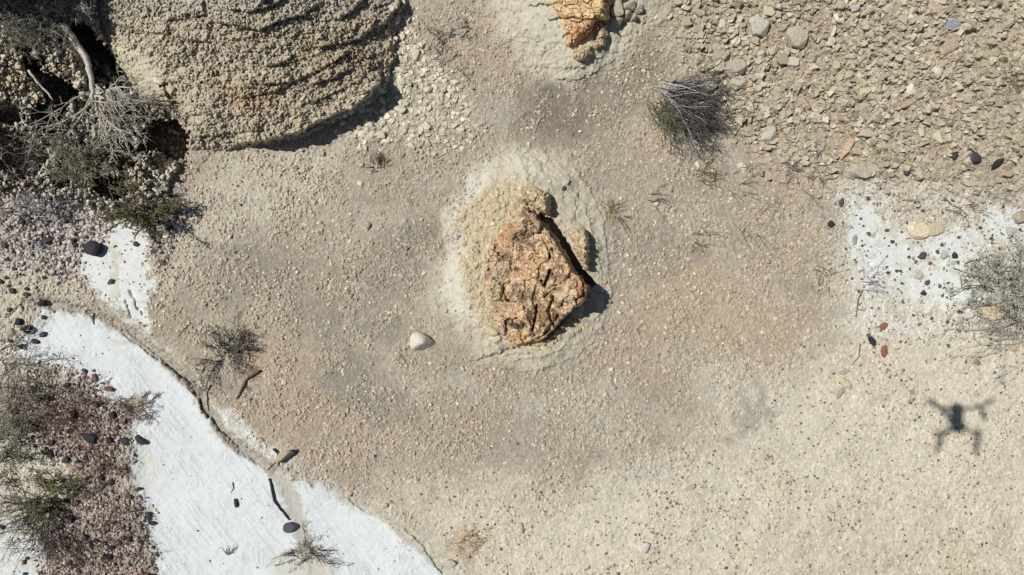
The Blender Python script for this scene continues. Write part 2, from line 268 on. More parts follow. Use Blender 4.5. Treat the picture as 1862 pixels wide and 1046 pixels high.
for a in [(450, 490, 90, 60, (152, 144, 127), .6, -20), (640, 690, 70, 60, (148, 140, 124), .55, 20), (700, 740, 60, 40, (150, 143, 127), .45, 0), (600, 600, 60, 40, (158, 147, 128), .5, 0),
          (760, 430, 60, 40, (148, 138, 118), .55, -20), (700, 500, 80, 50, (158, 150, 132), .5, 0), (560, 540, 110, 70, (160, 148, 128), .4, 0), (500, 640, 60, 60, (190, 164, 130), .5, 0), (540, 740, 80, 60, (184, 160, 130), .5, 30),
          (1250, 560, 130, 90, (190, 166, 134), .6, -20), (1390, 600, 110, 80, (194, 172, 140), .5, 0), (1170, 650, 90, 60, (182, 162, 134), .5, 0), (1200, 450, 80, 60, (166, 150, 130), .5, 0), (1160, 320, 60, 60, (176, 163, 140), .5, 0),
          (1375, 755, 48, 30, (160, 152, 134), .6, -40), (1400, 430, 90, 60, (186, 170, 140), .5, 0), (1330, 690, 90, 40, (200, 191, 168), .6, 0), (1080, 720, 70, 26, (192, 182, 158), .5, -30), (960, 730, 60, 24, (188, 180, 160), .5, 10), (1240, 640, 60, 22, (184, 178, 160), .45, -20), (620, 450, 60, 26, (186, 174, 150), .5, -20), (840, 700, 50, 30, (184, 176, 156), .5, 10), (700, 600, 50, 30, (150, 142, 126), .45, 0), (520, 620, 60, 30, (184, 168, 142), .5, 0), (1120, 480, 40, 60, (166, 154, 134), .4, 0), (880, 820, 90, 30, (172, 158, 136), .4, 20), (1400, 830, 70, 30, (196, 186, 160), .5, -20), (1180, 860, 80, 30, (198, 190, 170), .5, 0), (1480, 330, 60, 30, (196, 174, 138), .5, 20),
          (1800, 250, 90, 60, (200, 182, 146), .6, 20), (1700, 300, 70, 30, (198, 180, 146), .6, 0), (760, 820, 120, 50, (186, 170, 146), .4, 10), (850, 985, 40, 30, (186, 164, 130), .6, 0), (980, 800, 110, 50, (172, 160, 140), .4, -10),
          (1050, 780, 60, 40, (190, 180, 158), .4, 0), (920, 900, 90, 40, (196, 184, 160), .4, 0), (660, 320, 60, 40, (178, 162, 138), .4, 0), (880, 210, 60, 50, (182, 172, 152), .4, 0), (830, 40, 60, 60, (178, 166, 142), .4, 0)]:
    blob(a[0], a[1], a[2], a[3], a[4], a[5], a[6])
mix(mk['darkp'], 150, 138, 116, k=.8 ); blob(1010, 205, 60, 45, (136, 124, 102), .6, 10); blob(1180, 95, 35, 30, (160, 146, 122), .6)
mix(mk['scree'], 184, 169, 142); mix(mk['scree'] * ss(0, .4, fB), 196, 180, 148, k=.5); mix(mk['scree'] * ss(0, .4, -fA), 172, 154, 128, k=.5)
mix(mk['talus'], 190, 179, 152, k=.7)
mix(mk['rgrey'], 212, 207, 190, k=.9); mix(mk['rgrey'] * ss(0, .3, fB), 202, 192, 168, k=.6)
mix(mk['rw'] * ss(-.35, .15, fB + .8 * fC + .6 * mk['rw'] - .42), 214, 217, 212, k=.9); 
mix(mound, 200, 186, 158); mix(mound * ss(0, .35, fB + .3 * fA), 198, 180, 144, k=.4); mix(mound * ss(60, -20, GV) , 186, 180, 162, k=.8)
mix(mound * gridpoly([(560, 60), (690, 30), (700, 120), (600, 160), (540, 140)], -30, 40), 188, 168, 136, k=.6); mix(mound * gridpoly([(180, 60), (260, 90), (330, 140), (290, 180), (220, 140)], -25, 30), 210, 200, 168, k=.9)
mix(mound * gridpoly([(390, 160), (520, 155), (520, 190), (420, 195)], -12, 16), 200, 168, 122, k=.55)
tint(mound, (.98, .97, .96))
mix(rg, 216, 206, 186); mix(rg * ss(-.05, .35, fB), 212, 192, 152, k=.9); mix(rg * ss(.1, .4, fA), 186, 170, 140, k=.5)
for a in [(30, 150, 34, 34, (214, 198, 158), .9), (140, 270, 24, 20, (222, 210, 178), .9), (120, 290, 30, 24, (198, 190, 140), .6), (10, 75, 20, 16, (190, 160, 116), .7), (90, 235, 28, 24, (120, 102, 72), .7)]: blob(*a)
mix(mk['purple'] * (1 - rg), 206, 195, 184); mix(mk['purple'] * ss(0, .3, fC), 186, 168, 160, k=.6); mix(mk['brownl'], 178, 160, 138, k=.8)
mix(mk['tongue'], 218, 219, 213); mix(gridpoly([(192, 440), (205, 430), (212, 470), (216, 520), (206, 545), (198, 500)], -5, 6), 204, 199, 176, k=.9); mix(gridpoly([(200, 385), (225, 372), (232, 395), (212, 418), (198, 420)], -4, 5), 214, 207, 178, k=.8)
mix(mk['strip'], 222, 222, 212, k=.9)
wsh_m = gridpoly(WASH, -34, 6); mix(np.maximum(wsh_m, 0) * (1 - wash) * ss(-.3, .3, fC + fB + .3), 208, 201, 180, k=.9)
stk = perlin((GU * .62 + GV * .78) / 70, (GU * -.78 + GV * .62) / 6, 91) + .6 * perlin((GU * .62 + GV * .78) / 30, (GU * -.78 + GV * .62) / 2.8, 92)
wsoft = wash * ss(-.35, .05, fC * .8 + fB * .6 + ss(0, 30, np.abs(gridpoly(WASH, -2, 40) * 40)) * 1.1 - .15)
mix(wash, 206, 203, 189); mix(np.maximum(wsoft, 0), 213, 218, 217); mix(wash * ss(0, .8, stk) * ss(-.3, .3, fA), 192, 189, 174, k=.65); mix(wash * ss(.05, .45, fB), 203, 208, 206, k=.55); mix(wash * ss(.10, .03, f2c - f1c) * ss(-.1, .3, fA + .6 * fB), 186, 184, 172, k=.5); mix(wash * ss(.2, .5, fC) * ss(0, .25, fB), 190, 188, 174, k=.5); mix(wash * ss(.1, .5, fA), 219, 224, 223, k=.5)
mix(wash * ss(14, 4, vnD + 14 * fC - 6), 182, 175, 156, k=.85); mix(ss(20, 4, vn2D + 14 * fC), 190, 183, 164, k=.8)
mix(ss(15, 7, chD + 7 * fC), 172, 160, 140, k=.85); mix(ss(0, .6, stk) * ss(22, 8, chD), 150, 140, 122, k=.4); mix(ss(13, 6, ch2D + 5 * fC), 190, 180, 158, k=.85)
mix(wash * gridpoly([(160, 740), (200, 730), (250, 740), (235, 790), (190, 770)], -10, 10), 214, 214, 206, k=.6)
mix(gridpoly([(222, 725), (262, 715), (272, 735), (262, 755), (250, 770), (220, 765)], -6, 8), 176, 160, 130, k=.9)
mix(gridpoly([(235, 820), (255, 800), (275, 810), (290, 860), (270, 900), (250, 870)], -8, 10), 210, 209, 194, k=.7)
mix(gridpoly([(500, 1020), (540, 1000), (600, 1010), (620, 1046), (620, 1200), (500, 1200)], -14, 14), 198, 192, 174, k=.7)
mix(mk['ring'] * (.7 + .3 * ss(-.2, .3, fC + fB)), 196, 186, 158); mix(mk['ringb'], 208, 202, 180, k=.9); mix(mk['crust'], 198, 180, 142, k=.85); mix(mk['crust'] * ss(0, .3, fC), 206, 180, 132, k=.6)
mix(gridpoly([(920, 285), (960, 262), (1010, 275), (1000, 330), (930, 335), (900, 330)], -12, 12), 206, 197, 170, k=.8)
mix(mk['ring'] * gridpoly([(960, 335), (1010, 300), (1080, 360), (1100, 480), (1090, 600), (1000, 655), (960, 650), (1080, 560), (1050, 420), (1010, 360)], -14, 14), 184, 177, 154, k=.6)
mix(mk['ring2'], 196, 186, 160); mix(mk['ring2'] * gridpoly([(950, -50), (1015, 0), (1040, 90), (1010, 110), (960, 60)], -14, 14), 200, 194, 172, k=.7); mix(mk['ring2'] * gridpoly([(1010, 150), (1090, 100), (1130, 90), (1100, 130), (1050, 148)], -8, 8), 208, 201, 176, k=.8)
mix(mk['red'] * (.6 + .4 * ss(-.2, .2, fC)), 182, 166, 154, k=.9); mix(mk['redcore'] * mk['red'] * ss(-.4, .05, fC), 126, 88, 78, k=.85)
# grains
tint(plain * .9, (1, 1, 1)); gr = (1 + (cidB - .5) * (.30 * plain + .20 * mk['scree'] + .16 * mk['cream'] + .35 * mk['red'] + .22 * mk['purple'] + .12 * mound))
warm = (cidC - .5) * .035
C = C * gr[..., None] * np.stack([1 + warm, 1 + 0 * warm, 1 - warm], -1)
C = C * (1 + .10 * fC * (1 - .6 * wash) + .05 * (g3 - .5))[..., None]
C = np.clip(C, .01, .9)

# ------------------------------------------------------------------ blender helpers
col = scene.collection
def mesh_np(name, V, Fc, mat, color=None, smooth=False, parent=None, alpha=None):
    me = bpy.data.meshes.new(name); V = np.ascontiguousarray(V, F); Fc = np.ascontiguousarray(Fc, np.int32); k = Fc.shape[1]
    me.vertices.add(len(V)); me.vertices.foreach_set('co', V.ravel())
    me.loops.add(Fc.size); me.loops.foreach_set('vertex_index', Fc.ravel())
    me.polygons.add(len(Fc)); me.polygons.foreach_set('loop_start', np.arange(0, Fc.size, k, dtype=np.int32)); me.polygons.foreach_set('loop_total', np.full(len(Fc), k, np.int32))
    me.polygons.foreach_set('use_smooth', np.full(len(Fc), smooth))
    me.update(calc_edges=True)
    if color is not None:
        a = me.color_attributes.new('soil', 'FLOAT_COLOR', 'POINT'); c = np.ones((len(V), 4), F); c[:, :3] = color; c[:, 3] = 1 if alpha is None else alpha; a.data.foreach_set('color', c.ravel())
    me.materials.append(mat)
    o = bpy.data.objects.new(name, me); col.objects.link(o)
    if parent: o.parent = parent
    return o
def tag(o, label=None, cat=None, group=None, kind=None):
    if label: o['label'] = label
    if cat: o['category'] = cat
    if group: o['group'] = group
    if kind: o['kind'] = kind
    return o
def empty(name, loc):
    o = bpy.data.objects.new(name, None); o.location = loc; o.empty_display_size = .05; col.objects.link(o); return o
def mat(name, color=None, rough=.95, attr=False, var=.15, scale=250, bump=.3, bscale=300, spec=.15, objrand=0., bdist=.002):
    m = bpy.data.materials.new(name); m.use_nodes = True; n = m.node_tree.nodes; l = m.node_tree.links; b = n['Principled BSDF']
    b.inputs['Roughness'].default_value = rough; b.inputs['Specular IOR Level'].default_value = spec
    tc = n.new('ShaderNodeNewGeometry'); nz = n.new('ShaderNodeTexNoise'); nz.inputs['Scale'].default_value = scale; nz.inputs['Detail'].default_value = 3
    l.new(tc.outputs['Position'], nz.inputs['Vector'])
    mr = n.new('ShaderNodeMapRange'); mr.inputs[1].default_value = .25; mr.inputs[2].default_value = .75; mr.inputs[3].default_value = 1 - var; mr.inputs[4].default_value = 1 + var
    l.new(nz.outputs[0], mr.inputs[0])
    mx = n.new('ShaderNodeMix'); mx.data_type = 'RGBA'; mx.blend_type = 'MULTIPLY'; mx.inputs[0].default_value = 1
    if attr:
        at = n.new('ShaderNodeVertexColor'); at.layer_name = 'soil'; l.new(at.outputs[0], mx.inputs[6])
    else: mx.inputs[6].default_value = (*color, 1)
    fac = mr.outputs[0]
    if objrand:
        oi = n.new('ShaderNodeObjectInfo'); m2 = n.new('ShaderNodeMapRange'); m2.inputs[3].default_value = 1 - objrand; m2.inputs[4].default_value = 1 + objrand
        l.new(oi.outputs['Random'], m2.inputs[0]); mm = n.new('ShaderNodeMath'); mm.operation = 'MULTIPLY'; l.new(fac, mm.inputs[0]); l.new(m2.outputs[0], mm.inputs[1]); fac = mm.outputs[0]
    l.new(fac, mx.inputs[7]); l.new(mx.outputs[2], b.inputs['Base Color'])
    if bump:
        bz = n.new('ShaderNodeTexNoise'); bz.inputs['Scale'].default_value = bscale; bz.inputs['Detail'].default_value = 4; l.new(tc.outputs['Position'], bz.inputs['Vector'])
        bn = n.new('ShaderNodeBump'); bn.inputs['Strength'].default_value = bump; bn.inputs['Distance'].default_value = bdist; l.new(bz.outputs[0], bn.inputs['Height']); l.new(bn.outputs[0], b.inputs['Normal'])
        if attr:
            ml = n.new('ShaderNodeMath'); ml.operation = 'MULTIPLY'; ml.inputs[1].default_value = bump; l.new(at.outputs[1], ml.inputs[0]); l.new(ml.outputs[0], bn.inputs['Strength'])
    return m
M_ground = mat('dry_clay_soil', attr=True, var=.14, scale=140, bump=1., bscale=130, bdist=.011)
M_rock = mat('sandstone', attr=True, var=.22, scale=90, bump=.9, bscale=140, bdist=.009)
M_chip = mat('stone_chip', attr=True, var=.10, scale=200, bump=.4)

def grid_faces(nv, nu):
    i = np.arange(nv * nu, dtype=np.int32).reshape(nv, nu)
    return np.stack([i[:-1, :-1], i[1:, :-1], i[1:, 1:], i[:-1, 1:]], -1).reshape(-1, 4)
k = 1 - H / CH
g = mesh_np('ground', np.stack([(GU - 931) * S * k, (523 - GV) * S * k, H], -1).reshape(-1, 3), grid_faces(len(VV), len(UU)), M_ground, C.reshape(-1, 3), smooth=True, alpha=np.clip(.9 - .72 * wash - .7 * mk['tongue'] - .35 * mk['cream'] - .5 * mk['rw'] - .3 * mk['ring'] - .35 * mk['ring2'] + .2 * fB, .12, 1).ravel())
tag(g, 'badland ground of tan gravel, cracked clay mound, white mud wash and pale soil', 'ground', kind='structure')

# ------------------------------------------------------------------ stones
def ico(sub):
    t = (1 + 5 ** .5) / 2
    v = [(-1, t, 0), (1, t, 0), (-1, -t, 0), (1, -t, 0), (0, -1, t), (0, 1, t), (0, -1, -t), (0, 1, -t), (t, 0, -1), (t, 0, 1), (-t, 0, -1), (-t, 0, 1)]
    f = [(0, 11, 5), (0, 5, 1), (0, 1, 7), (0, 7, 10), (0, 10, 11), (1, 5, 9), (5, 11, 4), (11, 10, 2), (10, 7, 6), (7, 1, 8), (3, 9, 4), (3, 4, 2), (3, 2, 6), (3, 6, 8), (3, 8, 9), (4, 9, 5), (2, 4, 11), (6, 2, 10), (8, 6, 7), (9, 8, 1)]
    v = [np.array(p) / np.linalg.norm(p) for p in v]
    for _ in range(sub):
        c = {}; nf = []
        def mid(a, b):
            key = (min(a, b), max(a, b))
            if key not in c: p = v[a] + v[b]; v.append(p / np.linalg.norm(p)); c[key] = len(v) - 1
            return c[key]
        for a, b_, d in f:
            x, y, z = mid(a, b_), mid(b_, d), mid(d, a); nf += [(a, x, z), (b_, y, x), (d, z, y), (x, y, z)]
        f = nf
    return np.array(v), np.array(f, np.int32)
ICO = {i: ico(i) for i in range(5)}
def rockshape(sub, seed, q=14, K=11, jag=.0, slab=False):
    """convex stone bounded by K random planes, unit half-axes; small q rounds it off"""
    r = np.random.RandomState(seed); n, f = ICO[sub]
    if slab:
        a = np.sort(r.rand(K - 2) * .5 + np.arange(K - 2)) / (K - 2) * 2 * np.pi; tilt = r.uniform(-.1, .45, K - 2)
        m = np.stack([np.cos(a) * np.cos(tilt), np.sin(a) * np.cos(tilt), np.sin(tilt)], -1); m = np.vstack([m, [(r.uniform(-.12, .12), r.uniform(-.12, .12), 1), (0, 0, -1)]])
    else: m = r.normal(size=(K, 3))
    m /= np.linalg.norm(m, axis=1)[:, None]; d = r.uniform(.72, 1.0, len(m))
    s = (np.maximum(n @ m.T, 0) / d) ** q
    rad = (s.sum(1) + .5 ** q) ** (-1 / q); rad = np.minimum(rad, 1.35)
    if jag:
        ph = r.rand(6, 3) * 9; t = sum(np.sin(n @ (r.normal(size=3) * (2 + i * 1.6)) + ph[i, 0]) / (1 + i * .6) for i in range(6)); rad = rad * (1 + jag * t / 3)
    v = n * rad[:, None]; v[:, 0] /= np.ptp(v[:, 0]) / 2; v[:, 1] /= np.ptp(v[:, 1]) / 2; v[:, 2] /= np.ptp(v[:, 2]) / 2
    v[:, :2] -= (v[:, :2].max(0) + v[:, :2].min(0)) / 2; v[:, 2] -= v[:, 2].min() + 1
    return v, f
import bmesh
def hullshape(seed, n=11):
    r = np.random.RandomState(seed); bm = bmesh.new()
    for i in range(n):
        a = r.rand() * 6.283; q = r.uniform(.75, 1); bm.verts.new((q * math.cos(a), q * math.sin(a), r.choice([-1, 1]) * r.uniform(.55, 1)))
    bmesh.ops.convex_hull(bm, input=bm.verts[:]); loose = [v for v in bm.verts if not v.link_faces]; bmesh.ops.delete(bm, geom=loose, context='VERTS'); bmesh.ops.triangulate(bm, faces=bm.faces[:]); bm.verts.index_update()
    v = np.array([x.co[:] for x in bm.verts]); f = np.array([[x.index for x in y.verts] for y in bm.faces], np.int32); bm.free()
    v[:, 0] /= np.ptp(v[:, 0]) / 2; v[:, 1] /= np.ptp(v[:, 1]) / 2; v[:, 2] /= np.ptp(v[:, 2]) / 2; v -= (v.max(0) + v.min(0)) / 2; return v, f
def scatter(name, n, maskf, sizes, cols, label, cat, seed, sub=0, flat=(.35, .7), sink=.35, region=(-60, -60, 1922, 1106), q=14, power=2.2, cl=.0, hull=False, tilt=.25, material=None):
    """one mesh of loose grains, far too many to count"""
    r = np.random.RandomState(seed); us = []; vs = []; tot = 0
    while tot < n:
        u = r.uniform(region[0], region[2], n * 2); v = r.uniform(region[1], region[3], n * 2); p = maskf(u, v)
        keep = r.rand(n * 2) < p; us.append(u[keep]); vs.append(v[keep]); tot += keep.sum()
        if keep.sum() == 0: break
    u = np.concatenate(us)[:n]; v = np.concatenate(vs)[:n]; n = len(u)
    a = sizes[0] + (sizes[1] - sizes[0]) * r.rand(n) ** power; a = a * S / 2; b = a * r.uniform(.55, 1, n); c = a * r.uniform(flat[0], flat[1], n)
    protos = [hullshape(seed * 50 + i) if hull else rockshape(sub, seed * 50 + i, q, 9) for i in range(14)]; pid = r.randint(0, 14, n); ang = r.rand(n) * 6.283; t1 = r.normal(0, tilt, n); t2 = r.normal(0, tilt, n)
    h = Hs(u, v); sk = r.uniform(sink, min(sink + .42, .85), n); cc = np.array([alb(*x) for x in cols]); ci = cc[r.randint(0, len(cols), n)] * r.uniform(.82, 1.15, n)[:, None]
    VS = []; FS = []; CS = []; off = 0
    for i in range(14):
        s_ = np.where(pid == i)[0]; pv, pf = protos[i]; X = pv[None, :, 0] * a[s_, None]; Y = pv[None, :, 1] * b[s_, None]; Z = pv[None, :, 2] * c[s_, None]
        Z = Z + X * t1[s_, None] * .6 + Y * t2[s_, None] * .6
        x = X * np.cos(ang[s_, None]) - Y * np.sin(ang[s_, None]); y = X * np.sin(ang[s_, None]) + Y * np.cos(ang[s_, None])
        kk = 1 - h[s_] / CH
        x += ((u[s_] - 931) * S * kk)[:, None]; y += ((523 - v[s_]) * S * kk)[:, None]; Z = Z + (h[s_] + c[s_] * (1 - 2 * sk[s_]))[:, None]
        VS.append(np.stack([x, y, Z], -1).reshape(-1, 3)); m = len(pv)
        FS.append((pf[None] + (off + np.arange(len(s_)) * m)[:, None, None]).reshape(-1, 3)); off += len(s_) * m
        CS.append(np.repeat(ci[s_], m, 0))
    o = mesh_np(name, np.vstack(VS), np.vstack(FS), material or M_chip, np.vstack(CS)); return tag(o, label, cat, kind='stuff')
TAN = [(206, 192, 166), (190, 172, 146), (176, 162, 140), (216, 202, 178), (158, 144, 122), (200, 176, 144), (150, 142, 130), (186, 172, 150)]
inframe = lambda u, v: 1.
def m_plain(u, v): return np.clip(Ms(plain, u, v) * (.15 + 1.1 * ss(-.3, .35, Ms(fB + .7 * fA + .25 * fC, u, v))), 0, 1) * (1 - .85 * Ms(mk['cream'], u, v))
scatter('gravel', 42000, m_plain, (2.2, 7), TAN, 'fine tan gravel covering the plain around the central outcrop', 'gravel', 3, power=3)
SCC = [(198, 184, 156), (190, 176, 148), (184, 169, 142), (206, 192, 164), (172, 156, 128), (190, 178, 150), (184, 172, 148), (194, 176, 144)]
def m_scree(u, v): return np.clip(Ms(mk['scree'], u, v), 0, 1) * (.12 + .88 * ss(-.2, .25, Ms(fB + .6 * fA + .3 * fC, u, v))) * (1 - .8 * ss(1740, 1830, u) * ss(90, 200, v)) * (1 - .8 * ss(200, 340, v - (u - 1500) * .12)) * ss(-30, 60, (u - 1215) - v * .45)
scatter('scree', 32000, m_scree, (3, 14), SCC, 'broken angular tan scree covering the upper right slope', 'scree', 4, hull=True, tilt=.5, sink=.12, flat=(.6, 1.15), power=2.8, region=(1180, -300, 2200, 420))
scatter('scree_grit', 12000, lambda u, v: Ms(mk['scree'], u, v), (3, 7), SCC, 'fine grit between the stones of the upper right slope', 'grit', 14, region=(1180, -200, 2100, 420))
scatter('talus', 1500, lambda u, v: Ms(mk['talus'], u, v), (3, 12), [(214, 203, 174), (200, 188, 160), (222, 214, 190), (188, 174, 148)], 'pale rubble at the foot of the clay mound', 'rubble', 5, hull=True, power=2.5, region=(600, -60, 900, 300))
scatter('cinder_gravel', 11000, lambda u, v: Ms(mk['red'] ** 1.5 * (.4 + .6 * ss(-.3, .2, fC + fB)) + .004 * wash, u, v), (1.8, 5.6), [(100, 84, 80), (112, 80, 72), (128, 98, 90), (160, 144, 134), (200, 188, 176), (124, 76, 66), (74, 66, 66), (140, 118, 110), (84, 62, 60), (176, 162, 150)], 'dark and reddish cinder gravel in the lower left corner', 'gravel', 6, power=2, region=(0, 640, 320, 1106))
scatter('purple_gravel', 4500, lambda u, v: Ms(np.clip(mk['purple'] + .08 * rg + .8 * mk['brownl'], 0, 1), u, v), (3, 9), [(140, 124, 118), (104, 94, 90), (206, 196, 186), (220, 212, 200), (170, 152, 144), (196, 182, 168)], 'greyish purple pebbles strewn below the shrubs at left', 'pebbles', 7, region=(-60, 200, 380, 560))
def m_speck(u, v):
    return np.clip(Ms(mk['cream'], u, v) * (.3 + ss(-.1, .35, Ms(fA + .5 * fB, u, v))) + Ms(mk['rgrey'], u, v) * .4 + Ms(left_bg, u, v) * .5 + .35 * Ms(mk['palel'], u, v) + .02 * Ms(wash, u, v) + Ms(botleft, u, v) * .9 + .5 * Ms(mk['tongue'], u, v), 0, 1)
scatter('dark_grit', 7500, m_speck, (1.8, 6.5), [(136, 122, 102), (122, 110, 94), (150, 134, 112), (160, 148, 128), (134, 112, 96), (96, 88, 78), (160, 146, 122), (150, 136, 116)], 'dark specks of grit sprinkled on the pale soil', 'grit', 8, power=3.2, flat=(.3, .6))
scatter('pale_grit', 2500, lambda u, v: Ms(mk['cream'], u, v), (2, 6), [(206, 192, 168), (190, 176, 150), (222, 212, 190)], 'pale grit in the cream soil at lower right', 'grit', 9, power=3, sink=.5)
scatter('crust_crumbs', 1600, lambda u, v: Ms(mk['crust'] + .25 * mk['ring2'] + .06 * mk['ring'], u, v), (3, 9), [(206, 188, 150), (196, 174, 134), (212, 200, 168), (184, 166, 134)], 'yellowish crumbs of crust around the outcrops', 'crumbs', 10, power=2.5, sink=.5, region=(780, -60, 1200, 700))

scatter('rock_fragments', 700, lambda u, v: Ms(gridpoly([(880, 400), (945, 370), (1010, 395), (1080, 430), (1100, 520), (1080, 590), (1010, 640), (940, 645), (890, 620), (866, 540)], -4, 6) * (.35 + .65 * gridpoly([(890, 560), (1060, 560), (1030, 640), (930, 650)], -6, 20)), u, v), (3, 10), [(206, 174, 128), (190, 154, 112), (214, 192, 150), (168, 136, 104)], 'small sandstone fragments fallen round the foot of the outcrop', 'fragments', 17, hull=True, power=2.5, region=(850, 360, 1110, 660))
rk = random.Random(5)
def stone(u, v, L, W, ang, th, c, label, cat='stone', name='stone', q=14, seed=None, slab=False, jag=.05, sink=.3, sub=3, group=None, K=11, lift=0.):
    seed = seed or int(u * 7 + v * 13); vv, ff = rockshape(sub, seed, q, K, jag, slab)
    X = vv * np.array([L * S / 2, W * S / 2, th * S / 2]); cv = np.tile(alb(*c), (len(X), 1)) * (1 + .12 * np.sin(X[:, :1] * 260 + seed) * np.sin(X[:, 1:2] * 310 + seed)) * (1 + .1 * np.sin(X[:, 2:3] * 700 + X[:, :1] * 500))
    o = mesh_np(name, X, ff, M_rock if sub > 2 else M_chip, cv, smooth=q < 9)
    h = float(Hs(u, v)) + lift + .010 * float(Ms(mk['scree'], u, v)); o.location = (*P(u, v, h)[:2], h + th * S / 2 * (1 - 2 * sink)); o.rotation_euler = (0, 0, -math.radians(ang))
    return tag(o, label, cat, group)
